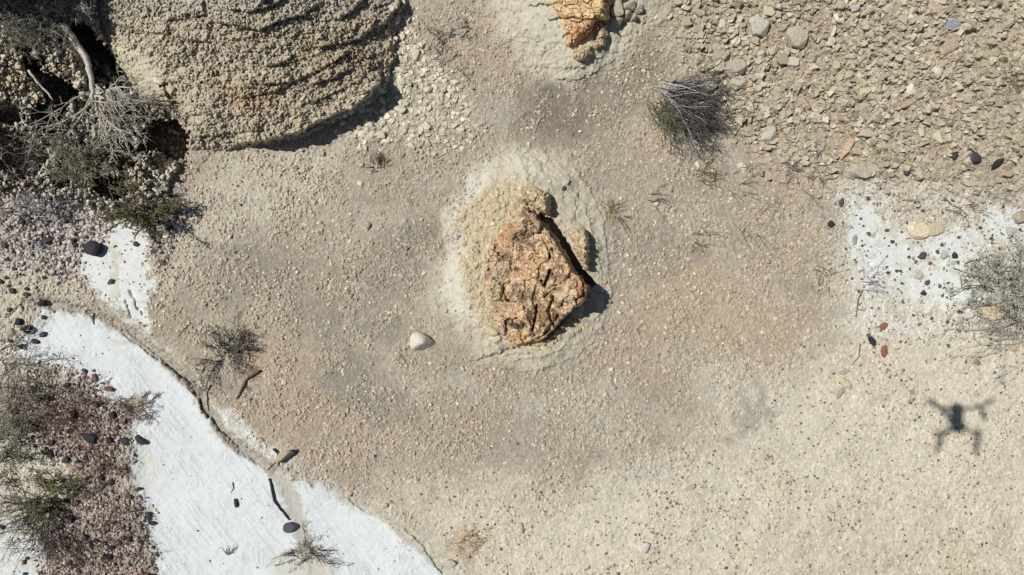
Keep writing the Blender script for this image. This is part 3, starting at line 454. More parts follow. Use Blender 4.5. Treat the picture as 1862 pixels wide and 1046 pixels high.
ST = [ # u v L W ang th colour label name q slab
 (768, 621, 44, 33, 8, 44, (226, 212, 196), 'white quartz-like stone with dark streaks left of the central outcrop', 4.5, 0),
 (1169, 995, 24, 20, 10, 16, (226, 212, 196), 'small white stone casting a black shadow near the bottom edge', 8, 0),
 (670, 411, 14, 8, -55, 8, (160, 146, 124), 'grey-brown lozenge pebble on the gravel upper left of the outcrop', 9, 0),
 (655, 334, 12, 9, 20, 7, (232, 216, 188), 'small pale cream pebble below the grass tuft', 10, 0),
 (948, 960, 21, 9, 68, 8, (190, 178, 148), 'long narrow tan pebble near the bottom centre', 8, 0),
 (1271, 998, 19, 17, 30, 4, (200, 188, 154), 'round flat tan pebble right of the small white stone', 6, 1),
 (1254, 886, 22, 11, -30, 9, (196, 172, 138), 'oblong brown stone half buried in the pale soil', 9, 0),
 (1277, 878, 12, 7, 50, 6, (222, 186, 158), 'pinkish pebble next to the half buried brown stone', 9, 0),
 (634, 897, 18, 12, -25, 8, (204, 182, 152), 'tan pebble on the edge of the white wash', 7, 0),
 (700, 920, 12, 11, 0, 9, (214, 184, 150), 'round orange-tan pebble right of the wash edge', 6, 0),
 (820, 1024, 19, 15, 15, 11, (200, 184, 154), 'rounded tan stone at the bottom beside the wash', 6, 0),
 (519, 826, 38, 17, -35, 34, (178, 164, 128), 'tan stone with a broad black shadow on the gully bank', 11, 0),
 (530, 959, 30, 20, 5, 12, (92, 90, 104), 'slate grey stone on the white wash below a stick', 8, 1),
 (430, 914, 17, 9, 70, 8, (66, 68, 72), 'small black oval pebble alone on the white wash', 7, 0),
 (271, 937, 16, 11, 85, 10, (74, 76, 78), 'black pebble, upper of the pair on the wash edge', 9, 0),
 (277, 951, 14, 8, 20, 10, (62, 64, 66), 'black pebble, lower of the pair on the wash edge', 12, 0),
 (257, 800, 25, 14, 25, 12, (72, 68, 72), 'black flat stone jutting onto the wash from the cinders', 12, 0),
 (164, 796, 28, 18, 10, 18, (62, 62, 68), 'large dark stone at the top of the cinder field', 9, 0),
 (62, 918, 28, 24, 0, 18, (80, 84, 94), 'blue-black stone beside the big radial shrub', 8, 0),
 (172, 452, 34, 27, 10, 26, (62, 60, 66), 'large black cobble at the head of the white tongue', 8, 0),
 (87, 437, 20, 16, 0, 12, (82, 80, 86), 'dark grey stone among the purple pebbles', 9, 0),
 (77, 551, 16, 13, 0, 13, (58, 58, 60), 'black squarish stone left of the drainage line', 12, 0),
 (51, 600, 18, 17, 0, 14, (40, 40, 42), 'round black cobble, largest of the left edge cluster', 6, 0),
 (36, 585, 14, 13, 0, 11, (52, 54, 54), 'black stone above the round black cobble', 10, 0),
 (65, 621, 15, 9, 20, 8, (70, 70, 72), 'dark pebble lower right of the round black cobble', 10, 0),
 (79, 608, 12, 10, -20, 8, (84, 82, 84), 'grey-black pebble touching the white wash by the cluster', 12, 0),
 (40, 630, 18, 11, -10, 9, (62, 60, 60), 'dark stone at the bottom of the left edge cluster', 12, 0),
 (20, 605, 20, 18, 0, 8, (170, 164, 148), 'flat grey stone left of the round black cobble', 9, 1),
 (20, 620, 9, 7, 0, 6, (50, 50, 50), 'tiny black pebble below the flat grey stone', 9, 0),
 (171, 674, 8, 6, 0, 5, (110, 112, 112), 'small grey pebble alone in the upper wash', 9, 0),
 (244, 401, 9, 8, 0, 7, (70, 66, 60), 'small dark pebble right of the white tongue tip', 7, 0),
 (248, 444, 10, 10, 0, 7, (72, 68, 66), 'dark pebble on the right rim of the white tongue', 7, 0),
 (297, 478, 11, 11, 0, 8, (96, 88, 74), 'brown-grey pebble on the pale soil right of the tongue', 6, 0),
 (203, 512, 13, 10, 0, 8, (90, 88, 86), 'dark pebble in the middle of the white tongue', 10, 0),
 (4, 958, 11, 8, 30, 7, (56, 58, 60), 'black pebble at the left edge low in the picture', 8, 0),
 (50, 1015, 8, 7, 0, 6, (80, 82, 82), 'small grey pebble in the lower left white patch', 7, 0),
 (47, 1043, 10, 6, 0, 6, (60, 60, 62), 'dark pebble cut by the bottom edge at far left', 9, 0),
 (237, 980, 11, 10, 0, 8, (54, 50, 50), 'black pebble on the right of the cinder field', 9, 0),
 (186, 868, 13, 12, 0, 10, (48, 46, 48), 'black lump in the middle of the cinder field', 9, 0),
 (290, 148, 20, 14, 15, 12, (224, 206, 190), 'pale pink stone on the side of the clay mound', 12, 0),
 (1586, 620, 20, 13, 65, 8, (56, 60, 72), 'dark slate blue oval stone at right', 12, 1),
 (1607, 638, 25, 11, -80, 8, (150, 96, 70), 'red-brown pointed oval stone beside the slate blue one', 7, 1),
 (1606, 593, 16, 13, -30, 8, (154, 104, 80), 'small red-brown stone above the slate blue oval', 12, 0),
 (1776, 659, 13, 11, 40, 7, (158, 124, 108), 'small rosy pebble above the drone shadow', 6, 0),
 (1657, 713, 13, 11, -50, 3, (160, 156, 142), 'flat grey-green pebble left of the drone shadow', 6, 1),
 (1668, 418, 38, 34, 15, 14, (226, 208, 170), 'cream angular block on the white mud', 16, 1),
 (1703, 414, 36, 26, -10, 5, (200, 184, 150), 'flat tan slab touching the cream block', 12, 1),
 (1564, 309, 44, 32, 5, 18, (190, 180, 156), 'grey angular slab at the lower edge of the scree', 18, 1),
 (1539, 270, 44, 15, -62, 14, (212, 178, 140), 'orange-tan long slab lying tilted in the scree', 20, 1),
 (1735, 282, 17, 11, 80, 9, (68, 70, 76), 'dark blue-grey pebble, left of the three dark ones', 9, 0),
 (1773, 287, 21, 20, 0, 13, (76, 72, 80), 'dark round cobble with light flecks, middle of three', 6, 0),
 (1812, 297, 26, 10, -38, 10, (56, 58, 56), 'black elongated pebble, right of the three dark ones', 6, 0),
 (1648, 314, 13, 13, 0, 9, (84, 82, 88), 'dark pebble right of the grey angular slab', 10, 0),
 (1529, 369, 9, 17, 0, 8, (84, 84, 88), 'dark upright pebble at the left of the white mud', 10, 0),
 (1511, 408, 12, 14, 0, 10, (64, 62, 60), 'black pebble on sand left of the white mud', 10, 0),
 (1677, 465, 12, 15, 20, 9, (82, 82, 92), 'blue-grey pebble on white mud below the cream block', 10, 0),
 (1735, 464, 10, 12, 0, 9, (66, 64, 62), 'black pebble on white mud beside a grey stone', 9, 0),
 (1717, 463, 15, 17, 30, 7, (186, 184, 166), 'light grey stone on white mud beside a black pebble', 10, 0),
 (1733, 478, 9, 9, 0, 4, (176, 176, 164), 'tiny grey pebble under the black and grey pair', 8, 0),
 (1838, 421, 20, 17, 0, 10, (182, 176, 170), 'mauve-grey stone on the white mud near the right edge', 11, 0),
 (1856, 394, 30, 26, 0, 14, (176, 164, 140), 'brown-grey block cut by the right edge', 14, 1),
 (1669, 499, 24, 18, 20, 5, (196, 192, 172), 'flat grey stone sunk in white mud left of the sage bush', 9, 1),
 (1686, 514, 12, 9, -20, 7, (98, 96, 92), 'grey pebble at the lower tip of the sunken flat stone', 9, 0),
 (1553, 435, 10, 18, 10, 6, (164, 162, 160), 'light grey upright stone at the left of the white mud', 11, 0),
 (1568, 447, 6, 5, 0, 4, (70, 70, 70), 'tiny black pebble on the white mud at left', 8, 0),
 (1588, 428, 12, 8, -50, 4, (182, 182, 172), 'tiny pale flake on the grey soil left of the cream block', 8, 1),
 (1679, 533, 10, 9, 0, 7, (60, 60, 66), 'dark pebble among the specks left of the sage bush', 9, 0),
 (1772, 548, 6, 6, 0, 5, (50, 50, 50), 'tiny black pebble on white mud next to the sage bush', 9, 0),
 (1722, 585, 6, 6, 0, 5, (40, 40, 40), 'tiny black pebble in the open cream soil', 8, 0),
 (1537, 697, 32, 16, 40, 8, (214, 192, 148), 'yellowish triangular shard on the cream soil', 20, 1),
 (1534, 677, 20, 11, -20, 4, (188, 170, 148), 'brown flake just above the yellowish shard', 14, 1),
 (1528, 714, 26, 13, -60, 4, (186, 160, 136), 'rusty brown flake just below the yellowish shard', 14, 1),
 (1555, 722, 14, 10, 10, 4, (228, 218, 194), 'white chip right of the rusty flake', 12, 1),
 (1812, 566, 60, 32, -15, 16, (214, 194, 150), 'yellow tan slab under the sage bush at right', 14, 1),
 (1842, 628, 26, 26, 0, 12, (204, 180, 152), 'pinkish tan stone below the sage bush', 12, 1),
 (1380, 46, 38, 42, 20, 16, (200, 194, 172), 'large pale grey block high in the scree', 18, 1),
 (1448, 66, 38, 42, 10, 16, (190, 176, 148), 'large brownish slab right of the pale grey block', 14, 1),
 (1340, 122, 46, 32, -15, 18, (188, 176, 150), 'large flat block at the lower left of the scree', 16, 1),
 (1343, 150, 38, 26, -8, 14, (198, 188, 160), 'flat tan slab under the large flat block', 16, 1),
 (1285, 156, 34, 32, 0, 16, (170, 160, 132), 'streaked olive stone behind the dry shrub', 14, 1),
 (1339, 76, 17, 16, 20, 10, (224, 216, 192), 'white triangular chip left of the brownish slab', 22, 1),
 (1313, 43, 14, 17, 20, 10, (222, 212, 188), 'white chip standing left of the pale grey block', 20, 0),
 (1246, 14, 16, 10, 0, 8, (214, 208, 188), 'pale chip at the top of the scree margin', 18, 0),
 (1523, 34, 24, 15, 20, 10, (228, 222, 200), 'bright white chip near the top of the scree', 12, 0),
 (1516, 57, 7, 20, 10, 8, (220, 214, 192), 'thin pale sliver below the bright white chip', 20, 1),
 (1553, 13, 16, 20, 20, 12, (206, 200, 182), 'pale wedge at the top edge of the scree', 20, 0),
 (1614, 16, 20, 18, 0, 14, (202, 190, 160), 'tan block at the top edge of the scree', 16, 0),
 (1703, 18, 24, 14, -20, 10, (196, 178, 144), 'tan oval stone at the top right of the scree', 8, 1),
 (1731, 46, 28, 18, -10, 12, (150, 152, 158), 'bluish grey stone in the upper right scree', 14, 0),
 (1724, 88, 40, 30, -25, 16, (190, 168, 140), 'brownish slab in the right of the scree', 14, 1),
 (1704, 128, 18, 18, 30, 10, (214, 210, 190), 'whitish chip below the brownish slab', 14, 0),
 (1656, 163, 20, 22, 0, 14, (218, 214, 194), 'white rounded stone in the middle of the scree', 12, 0),
 (1543, 137, 22, 16, -30, 10, (204, 192, 156), 'tan wedge stone in the left half of the scree', 18, 1),
 (1521, 117, 14, 18, 10, 8, (196, 182, 152), 'small tan plate above the long sliver stone', 16, 1),
 (1526, 163, 30, 10, 5, 9, (200, 184, 146), 'long thin tan plate in the scree', 18, 1),
 (1573, 167, 22, 14, -30, 10, (212, 198, 152), 'yellow tan wedge right of the long thin plate', 16, 1),
 (1484, 210, 28, 18, -10, 8, (204, 190, 162), 'light trapezoid slab above the twisted twigs', 18, 1),
 (1588, 215, 30, 12, -45, 10, (198, 184, 152), 'slanting tan plate in the lower scree', 16, 1),
 (1652, 188, 34, 16, -25, 12, (190, 168, 134), 'brown oblong stone under the white rounded stone', 10, 1),
 (1398, 243, 26, 30, 10, 14, (206, 200, 176), 'pale block at the lower left foot of the scree', 14, 1),
 (1350, 303, 20, 15, 30, 12, (220, 210, 190), 'pale angular stone below the dry shrub to its right', 18, 0),
 (1268, 300, 9, 13, 0, 8, (230, 220, 198), 'small white stone below the dry shrub', 12, 0),
 (1347, 466, 12, 12, 0, 7, (220, 198, 162), 'pale yellow pebble on the gravel right of the outcrop', 8, 0),
 (1141, 464, 8, 8, 0, 6, (224, 206, 184), 'small pale pebble right of the outcrop shadow', 10, 0),
 (1308, 693, 8, 8, 0, 5, (222, 206, 172), 'tiny cream pebble on the soil lower right of the outcrop', 10, 0),
 (757, 101, 15, 22, 15, 12, (206, 196, 166), 'tan upright stone in the rubble beside the mound', 12, 0),
 (732, 66, 10, 14, 20, 9, (222, 212, 186), 'pale chip above the tan upright stone', 14, 0),
 (722, 37, 12, 14, 0, 9, (218, 208, 180), 'pale stone at the top of the rubble', 12, 0),
 (730, 150, 18, 16, -10, 12, (214, 204, 174), 'pale squarish stone halfway down the rubble', 12, 0),
 (718, 163, 15, 13, 20, 8, (198, 188, 160), 'tan stone touching the pale squarish one', 10, 1),
 (731, 199, 16, 17, 0, 11, (214, 204, 180), 'round pale stone low in the rubble', 9, 0),
 (660, 244, 19, 13, -25, 9, (228, 218, 194), 'white oblong stone at the foot of the mound', 9, 0),
 (676, 225, 18, 14, -20, 9, (208, 196, 178), 'pinkish stone near the foot of the mound', 12, 0),
 (696, 222, 16, 16, 20, 9, (204, 192, 162), 'tan stone in the middle of the foot rubble', 9, 0),
 (676, 246, 13, 14, 0, 8, (206, 196, 168), 'tan pebble right of the white oblong stone', 8, 0),
 (733, 236, 17, 14, 0, 9, (206, 194, 162), 'flat tan stone lowest in the rubble', 10, 1),
 (778, 164, 16, 12, -10, 9, (216, 204, 176), 'pale stone right of the rubble column', 12, 0),
 (828, 150, 14, 10, 10, 8, (222, 212, 188), 'pale stone at the foot of the dead weeds', 10, 0),
 (894, 602, 26, 18, 30, 12, (208, 192, 146), 'yellowish block, upper of the pair at the outcrop foot', 9, 1),
 (901, 615, 24, 20, 10, 10, (212, 200, 158), 'yellowish block, lower of the pair at the outcrop foot', 9, 1),
 (1031, 330, 11, 9, -40, 9, (200, 190, 166), 'small pale chip above the cracked clay', 16, 0),
 (1025, 342, 7, 9, 0, 8, (90, 86, 74), 'small dark chip above the cracked clay', 14, 0)]
for s_ in ST:
    u, v, L, W, an, th, c, lab, q, sl_ = s_
    stone(u, v, L, W, an, th * .8, c, lab, q=q, slab=bool(sl_), K=9 if sl_ else 12, cat='pebble' if max(L, W) < 15 else 'stone', name='pebble' if max(L, W) < 15 else 'stone', sink=.25)
# countable stones of the same kind: shared meshes, one object each
def protos(n, seed, c, sub=2, q=20, slab=True):
    out = []
    for i in range(n):
        v, f = hullshape(seed + i, rk.randint(9, 15)) if slab else rockshape(sub, seed + i, q, rk.randint(7, 11), .02); cc = alb(*c[i % len(c)])
        me = mesh_np('proto', v, f, M_objr, np.tile(cc, (len(v), 1)), smooth=False); out.append(me.data); bpy.data.objects.remove(me)
    return out
M_objr = mat('loose_stone', attr=True, var=.1, scale=180, bump=.4, objrand=.14)
ANCH = [(u_, v_, l_) for u_, v_, l_ in [(s_[0], s_[1], s_[7]) for s_ in ST if max(s_[2], s_[3]) >= 12]]
def short(l):
    w_ = l.split(); out = []
    for x in w_:
        if x in ('in', 'on', 'at', 'above', 'below', 'beside', 'left', 'right', 'under', 'casting', 'with', 'lying', 'near', 'touching', 'behind', 'standing', 'high', 'alone', 'cut', 'among', 'next', 'among', 'jutting', 'halfway', 'low', 'from', 'sunk', 'to', 'the', 'of', 'just') and len(out) > 1: break
        out.append(x.rstrip(','))
        if x.endswith(','): break
    return ' '.join(out[:5])
ANCH = [(a_, b_, short(c_)) for a_, b_, c_ in ANCH] + [(975, 480, 'central sandstone outcrop'), (1255, 215, 'big dry shrub'), (692, 300, 'lone grass tuft'), (412, 640, 'sparse blackish shrub'), (95, 925, 'big radial shrub'), (455, 692, 'brown curved stick'), (272, 383, 'olive green shrub'),
        (1118, 388, 'tawny grass tuft'), (1738, 760, 'drone shadow'), (812, 92, 'withered dark weeds'), (1835, 530, 'right edge sagebrush'), (1570, 512, 'grey feathery spray'), (1362, 405, 'fine grey twig spray'), (850, 984, 'brown plant cushion')]
ORD = ['just', 'second', 'third', 'fourth', 'fifth', 'sixth', 'seventh', 'eighth', 'ninth', 'tenth', 'eleventh', 'twelfth', 'thirteenth', 'fourteenth', 'fifteenth', 'sixteenth', 'seventeenth', 'eighteenth']
DIRS = ['right of', 'lower right of', 'below', 'lower left of', 'left of', 'upper left of', 'above', 'upper right of']
def place_labels(items, noun):
    b_ = {}
    for o, u, v, L in items:
        d, k_ = min(((u - a_) ** 2 + (v - c_) ** 2, i) for i, (a_, c_, _) in enumerate(ANCH)); a_ = ANCH[k_]
        dr_ = int(round(math.degrees(math.atan2(v - a_[1], u - a_[0])) / 45)) % 8; b_.setdefault((a_[2], dr_), []).append((d, L, o))
    for (nm, dr_), L_ in b_.items():
        L_.sort(key=lambda t_: t_[0])
        for i, (d, L, o) in enumerate(L_): o['label'] = '%s, %s to the %s the %s' % (noun, ORD[min(i, 17)], DIRS[dr_], nm) if DIRS[dr_] not in ('below', 'above') else '%s, %s one %s the %s' % (noun, 'nearest' if i == 0 else ORD[min(i, 17)], DIRS[dr_], nm)
def many(n, maskf, sizes, prot, name, label, cat, group, seed, region, flat=(.3, .5), power=1.6, mind=.8, avoid=(), up=.5):
    r = np.random.RandomState(seed); done = list(avoid); k = 0; t = 0; items = []
    while k < n and t < n * 60:
        t += 1; u = r.uniform(region[0], region[2]); v = r.uniform(region[1], region[3])
        if r.rand() > maskf(u, v): continue
        L = sizes[0] + (sizes[1] - sizes[0]) * r.rand() ** power
        if any((u - a) ** 2 + (v - b) ** 2 < ((L + d) / 2 * mind) ** 2 for a, b, d in done): continue
        done.append((u, v, L)); W = L * r.uniform(.6, 1); th = L * r.uniform(*flat)
        o = bpy.data.objects.new(name, prot[r.randint(len(prot))]); col.objects.link(o); h = float(Hs(u, v))
        o.location = (*P(u, v, h)[:2], h + th * S / 2 * up); o.scale = (L * S / 2, W * S / 2, th * S / 2); o.rotation_euler = (r.normal(0, .12), r.normal(0, .12), r.rand() * 6.28)
        tag(o, label, cat, group); items.append((o, u, v, L)); k += 1
    place_labels(items, label)
#AV
av = [(s_[0], s_[1], max(s_[2], s_[3])) for s_ in ST]
many(290, lambda u, v: float(m_scree(np.array([u]), np.array([v]))[0]), (9, 25), protos(30, 900, SCC), 'scree_stone', 'angular tan scree stone', 'stone', 'scree stones', 21, (1200, 0, 1862, 345), flat=(.45, .85), power=3.2, avoid=av, up=.15)
many(48, lambda u, v: float(Ms(mk['talus'], u, v)) ** 1.5, (9, 17), protos(12, 300, [(214, 203, 174), (204, 192, 164), (220, 212, 188)], q=12), 'rubble_stone', 'pale rubble stone', 'stone', 'rubble stones by the mound', 22, (630, 0, 870, 265), avoid=av)
many(100, lambda u, v: float(Ms(mk['red'] ** .5, u, v)), (6, 17), protos(12, 400, [(70, 66, 68), (84, 74, 74), (60, 58, 60), (120, 88, 78)], q=12), 'cinder', 'dark cinder lump', 'cinder', 'cinders in the lower left', 23, (30, 665, 300, 1046), flat=(.4, .7), avoid=av)
many(60, lambda u, v: .8 * float(Ms(mk['brownl'] + .5 * mk['purple'] + .3 * left_bg, u, v)), (6, 12), protos(8, 500, [(70, 66, 66), (90, 80, 76), (60, 58, 60)], q=12), 'dark_pebble', 'small dark pebble', 'pebble', 'dark pebbles at left', 24, (0, 350, 360, 650), flat=(.4, .7), avoid=av)
many(110, lambda u, v: float(Ms(mk['rgrey'], u, v)) * .9 + .25 * float(1535 < u < 1760 and 560 < v < 720), (4.5, 9), protos(10, 600, [(80, 78, 78), (96, 88, 80), (110, 90, 76), (130, 126, 116)], q=10), 'grit_pebble', 'small grey pebble', 'pebble', 'small pebbles at right', 25, (1510, 340, 1862, 720), flat=(.4, .7), avoid=av)
many(90, lambda u, v: float(plain[min(len(VV) - 1, np.searchsorted(VV, v)), min(len(UU) - 1, np.searchsorted(UU, u))]), (6, 10), protos(12, 700, [(214, 196, 166), (198, 178, 150), (186, 168, 142), (222, 206, 182)], q=9, slab=False), 'gravel_pebble', 'pale gravel pebble', 'pebble', 'larger pebbles in the tan gravel', 26, (400, 150, 1500, 900), flat=(.45, .7), avoid=av)

# ------------------------------------------------------------------ sandstone outcrops (own closed height bodies standing out of the ground)
def body(name, outline, hfun, cfun, parent, step=1.25, edge=(-1.5, 2.0), under=.06, pad=6):
    a = np.array(outline); u = np.arange(a[:, 0].min() - pad, a[:, 0].max() + pad, step, dtype=F); v = np.arange(a[:, 1].min() - pad, a[:, 1].max() + pad, step, dtype=F)
    U, V = np.meshgrid(u, v)
    wu = U + 4 * perlin(U / 14, V / 14, 201) + 2.5 * perlin(U / 5, V / 5, 203); wv = V + 4 * perlin(U / 14, V / 14, 202) + 2.5 * perlin(U / 5, V / 5, 204)
    sd = poly_sd(wu, wv, outline); m = ss(edge[0], edge[1], sd)
    g_ = Hs(U.ravel(), V.ravel()).reshape(U.shape); hh = np.maximum(hfun(U, V, sd), .004)
    Z = np.where(m > 0, g_ - .02 + (hh + .02) * m, g_ - .02)
    cc = cfun(U, V, sd, hh)
    keep = sd > edge[0] - 1.5
    f = grid_faces(len(v), len(u)); kf = keep.ravel()[f].any(1); f = f[kf]
    k_ = 1 - Z / CH; top = np.stack([(U - 931) * S * k_, (523 - V) * S * k_, Z], -1).reshape(-1, 3)
    # underside, so the rock is a closed body
    bot = top.copy(); bot[:, 2] = g_.ravel() - under
    n = len(top)
    ed = {}
    e = np.concatenate([f[:, [0, 1]], f[:, [1, 2]], f[:, [2, 3]], f[:, [3, 0]]]); key = e[:, 0].astype(np.int64) * n + e[:, 1]; rev = e[:, 1].astype(np.int64) * n + e[:, 0]
    bd = e[~np.isin(key, rev)]
    sides = np.stack([bd[:, 1], bd[:, 0], bd[:, 0] + n, bd[:, 1] + n], -1)
    allf = np.vstack([f, f[:, ::-1] + n, sides]); used = np.unique(allf); mp = np.zeros(2 * n, np.int32); mp[used] = np.arange(len(used))
    return mesh_np(name, np.vstack([top, bot])[used], mp[allf], M_rock, np.vstack([cc.reshape(-1, 3)] * 2)[used], smooth=False, parent=parent)
def facets(U, V, sz, seed, tilt=1.):
    wu = U + sz * .25 * perlin(U / sz * 1.7, V / sz * 1.7, seed + 3); wv = V + sz * .25 * perlin(U / sz * 1.7, V / sz * 1.7, seed + 4)
    f1, f2, c, dx, dy = worley(wu / sz, wv / sz, seed)
    a = c * 37.7; return (np.cos(a) * dx + np.sin(a) * dy) * tilt + (c - .5), ss(0, .1, f2 - f1), c
def carve(U, V, pts, depth, wid):
    d = np.full(U.shape, 999, F); wu = U + 1.6 * perlin(U / 6, V / 6, 9); wv = V + 1.6 * perlin(U / 6, V / 6, 10)
    for i in range(len(pts) - 1): d = np.minimum(d, seg_d(wu, wv, pts[i], pts[i + 1])[0])
    return depth * ss(wid, wid * .3, d)
def cmix(c, m, *rgb): return c + m[..., None] * (alb(*rgb) - c)
def h_main(U, V, sd):
    t = (U - 885) / 175.; ridge = .04 + .20 * np.clip(t, 0, 1) ** .9 - .04 * ss(590, 630, V) + .03 * ss(430, 390, V)
    mid = np.interp(V, [385, 450, 520, 630], [958, 975, 985, 955]).astype(F); right = ss(-18, 14, U - mid)
    z = ridge * (.35 + .65 * np.maximum(ss(0, 22, sd), .85 * right)) * ss(-2, 4, sd)
    a, ca, _ = facets(U, V, 46, 301); b_, cb, cc1 = facets(U, V, 17, 302); c_, cc_, _ = facets(U, V, 7, 303)
    n_ = ss(-.1, .3, fbm(U / 30, V / 30, 3, 307))
    z = z + .034 * a + .022 * b_ + .010 * c_ - .014 * (1 - ca) * n_ - .008 * (1 - cb) * n_ + .014 * fbm(U / 11, V / 11, 4, 304) + .006 * fbm(U / 3.5, V / 3.5, 2, 305)
    for pts, d, w_ in [([(1000, 492), (996, 505), (990, 520)], .09, 4), ([(976, 556), (974, 575), (968, 600)], .08, 3.5), ([(893, 478), (890, 490), (884, 500), (880, 508)], .05, 3.5), ([(888, 468), (891, 486)], .03, 2),
                       ([(1013, 575), (1008, 590), (1012, 600)], .07, 5), ([(1056, 505), (1062, 520), (1060, 538)], .03, 2), ([(985, 430), (996, 450), (1000, 470)], .02, 1.6), ([(924, 582), (938, 586), (952, 585)], .02, 3), ([(975, 520), (968, 545), (972, 560)], .03, 3), ([(1006, 540), (996, 565), (1004, 588), (990, 606)], .05, 4), ([(900, 505), (915, 520), (912, 545)], .02, 3), ([(985, 512), (1000, 522), (1014, 520)], .04, 4), ([(1020, 515), (1035, 505), (1045, 500)], .02, 2), ([(990, 540), (1002, 530), (1010, 525)], .04, 3), ([(960, 625), (985, 612), (1000, 600)], .05, 3)]:
        z = z - carve(U, V, pts, d, w_)
    z = z + .03 * ss(30, 5, np.abs(U - 1048)) * ss(40, 10, np.abs(V - 528))
    return z
def c_main(U, V, sd, h):
    c = np.empty(U.shape + (3,), F); c[:] = alb(212, 182, 140); n = fbm(U / 28, V / 28, 4, 311); m = fbm(U / 9, V / 9, 3, 312); o = fbm(U / 16, V / 16, 3, 313)
    c = cmix(c, ss(0, .35, n), 226, 188, 132); c = cmix(c, ss(0, .4, -n) * .8, 190, 148, 104); c = cmix(c, ss(.05, .3, m) * .6, 236, 208, 166); c = cmix(c, ss(.08, .3, o) * .75, 142, 114, 90)
    def ell(u, v, a, b): return ss(1.2, .6, np.sqrt(((U + 5 * m * 2 - u) / a) ** 2 + ((V + 5 * n * 2 - v) / b) ** 2))
    c = cmix(c, ell(920, 425, 24, 24) * .7, 206, 152, 102); c = cmix(c, ell(945, 430, 22, 16) * .8, 152, 118, 94); c = cmix(c, ell(960, 480, 26, 26) * .6, 232, 190, 140)
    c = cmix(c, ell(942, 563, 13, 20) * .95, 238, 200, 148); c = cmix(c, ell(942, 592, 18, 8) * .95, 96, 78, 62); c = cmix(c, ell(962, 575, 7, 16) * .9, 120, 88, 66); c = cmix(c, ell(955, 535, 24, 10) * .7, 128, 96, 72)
    c = cmix(c, ell(910, 500, 16, 24) * .8, 190, 172, 138); c = cmix(c, ell(905, 545, 18, 30) * .8, 188, 166, 124); c = cmix(c, ell(1018, 540, 14, 14) * .8, 214, 196, 152); c = cmix(c, ell(1058, 525, 12, 18) * .8, 206, 144, 92)
    c = cmix(c, ell(985, 570, 14, 26) * .6, 168, 128, 88); c = cmix(c, ell(945, 615, 24, 12) * .8, 226, 184, 118); c = cmix(c, ell(1000, 400, 18, 20) * .6, 150, 116, 92); c = cmix(c, ell(1020, 440, 22, 26) * .4, 160, 122, 96)
    return c * (1 + .12 * m)[..., None]
hz = float(Hs(980, 500))
r1 = empty('rock_outcrop', P(975, 500, hz)); tag(r1, 'orange sandstone outcrop in the middle of its pale clay ring', 'rock')
def keep_world(root):
    for ch in [o for o in col.objects if o.parent == root]: ch.matrix_parent_inverse.identity(); ch.location = -Vector(root.location)
body('boulder', [(932, 398), (939, 381), (952, 373), (966, 382), (979, 396), (992, 410), (1005, 428), (1018, 450), (1031, 473), (1044, 492), (1062, 503), (1070, 522), (1067, 545), (1048, 560), (1030, 574), (1012, 592), (1000, 608), (978, 622), (952, 630), (925, 622), (905, 604), (898, 580), (892, 550), (884, 522), (880, 500), (884, 472), (896, 444), (914, 416)], h_main, c_main, r1)
def h_knob(U, V, sd):
    a, ca, _ = facets(U, V, 14, 321); b_, cb, _ = facets(U, V, 7, 322)
    z = (.08 + .07 * ss(960, 1000, U)) * (.4 + .6 * ss(0, 14, sd)) + .014 * a + .008 * b_ - .012 * (1 - ca) - .006 * (1 - cb) - carve(U, V, [(958, 372), (972, 380), (982, 390)], .05, 4); return z
def c_yel(U, V, sd, h):
    c = np.empty(U.shape + (3,), F); c[:] = alb(208, 186, 142); m = fbm(U / 9, V / 9, 3, 332); n = fbm(U / 20, V / 20, 3, 333)
    c = cmix(c, ss(.0, .35, m) * .7, 226, 204, 156); c = cmix(c, ss(.1, .4, n) * .6, 178, 150, 108); return c
kn = body('knob', [(942, 346), (960, 338), (976, 342), (996, 350), (1004, 366), (1003, 386), (994, 396), (982, 392), (968, 382), (950, 376), (940, 362)], h_knob, c_yel, r1); kn['label'] = 'yellow pitted knob at the top of the outcrop'
def h_crust(U, V, sd):
    a, ca, _ = facets(U, V, 16, 341); b_, cb, _ = facets(U, V, 8, 342)
    return (.09 + .05 * ss(1045, 1068, U)) * (.5 + .5 * ss(0, 8, sd)) + .010 * a + .007 * b_ - .014 * (1 - ca) - .008 * (1 - cb)
cr = body('crust_slab', [(1036, 432), (1046, 415), (1064, 417), (1071, 433), (1070, 465), (1071, 493), (1064, 492), (1058, 476), (1048, 462), (1040, 446)], h_crust, c_yel, r1); cr['label'] = 'yellow cracked slab split off the right of the boulder'
def h_foot(U, V, sd):
    a, ca, _ = facets(U, V, 12, 351); return .03 * (.5 + .5 * ss(0, 10, sd)) + .010 * a - .010 * (1 - ca)
def c_foot(U, V, sd, h):
    c = np.empty(U.shape + (3,), F); c[:] = alb(176, 162, 130); m = fbm(U / 9, V / 9, 3, 352); return cmix(c, ss(.0, .35, m) * .7, 150, 134, 106)
body('foot_ledge', [(985, 618), (1003, 604), (1018, 586), (1034, 575), (1042, 578), (1034, 592), (1020, 606), (1006, 620), (990, 630)], h_foot, c_foot, r1)
keep_world(r1)
r2 = empty('rock_outcrop', P(1065, 30, float(Hs(1065, 30)))); tag(r2, 'yellow and orange sandstone outcrop cut by the top edge', 'rock')
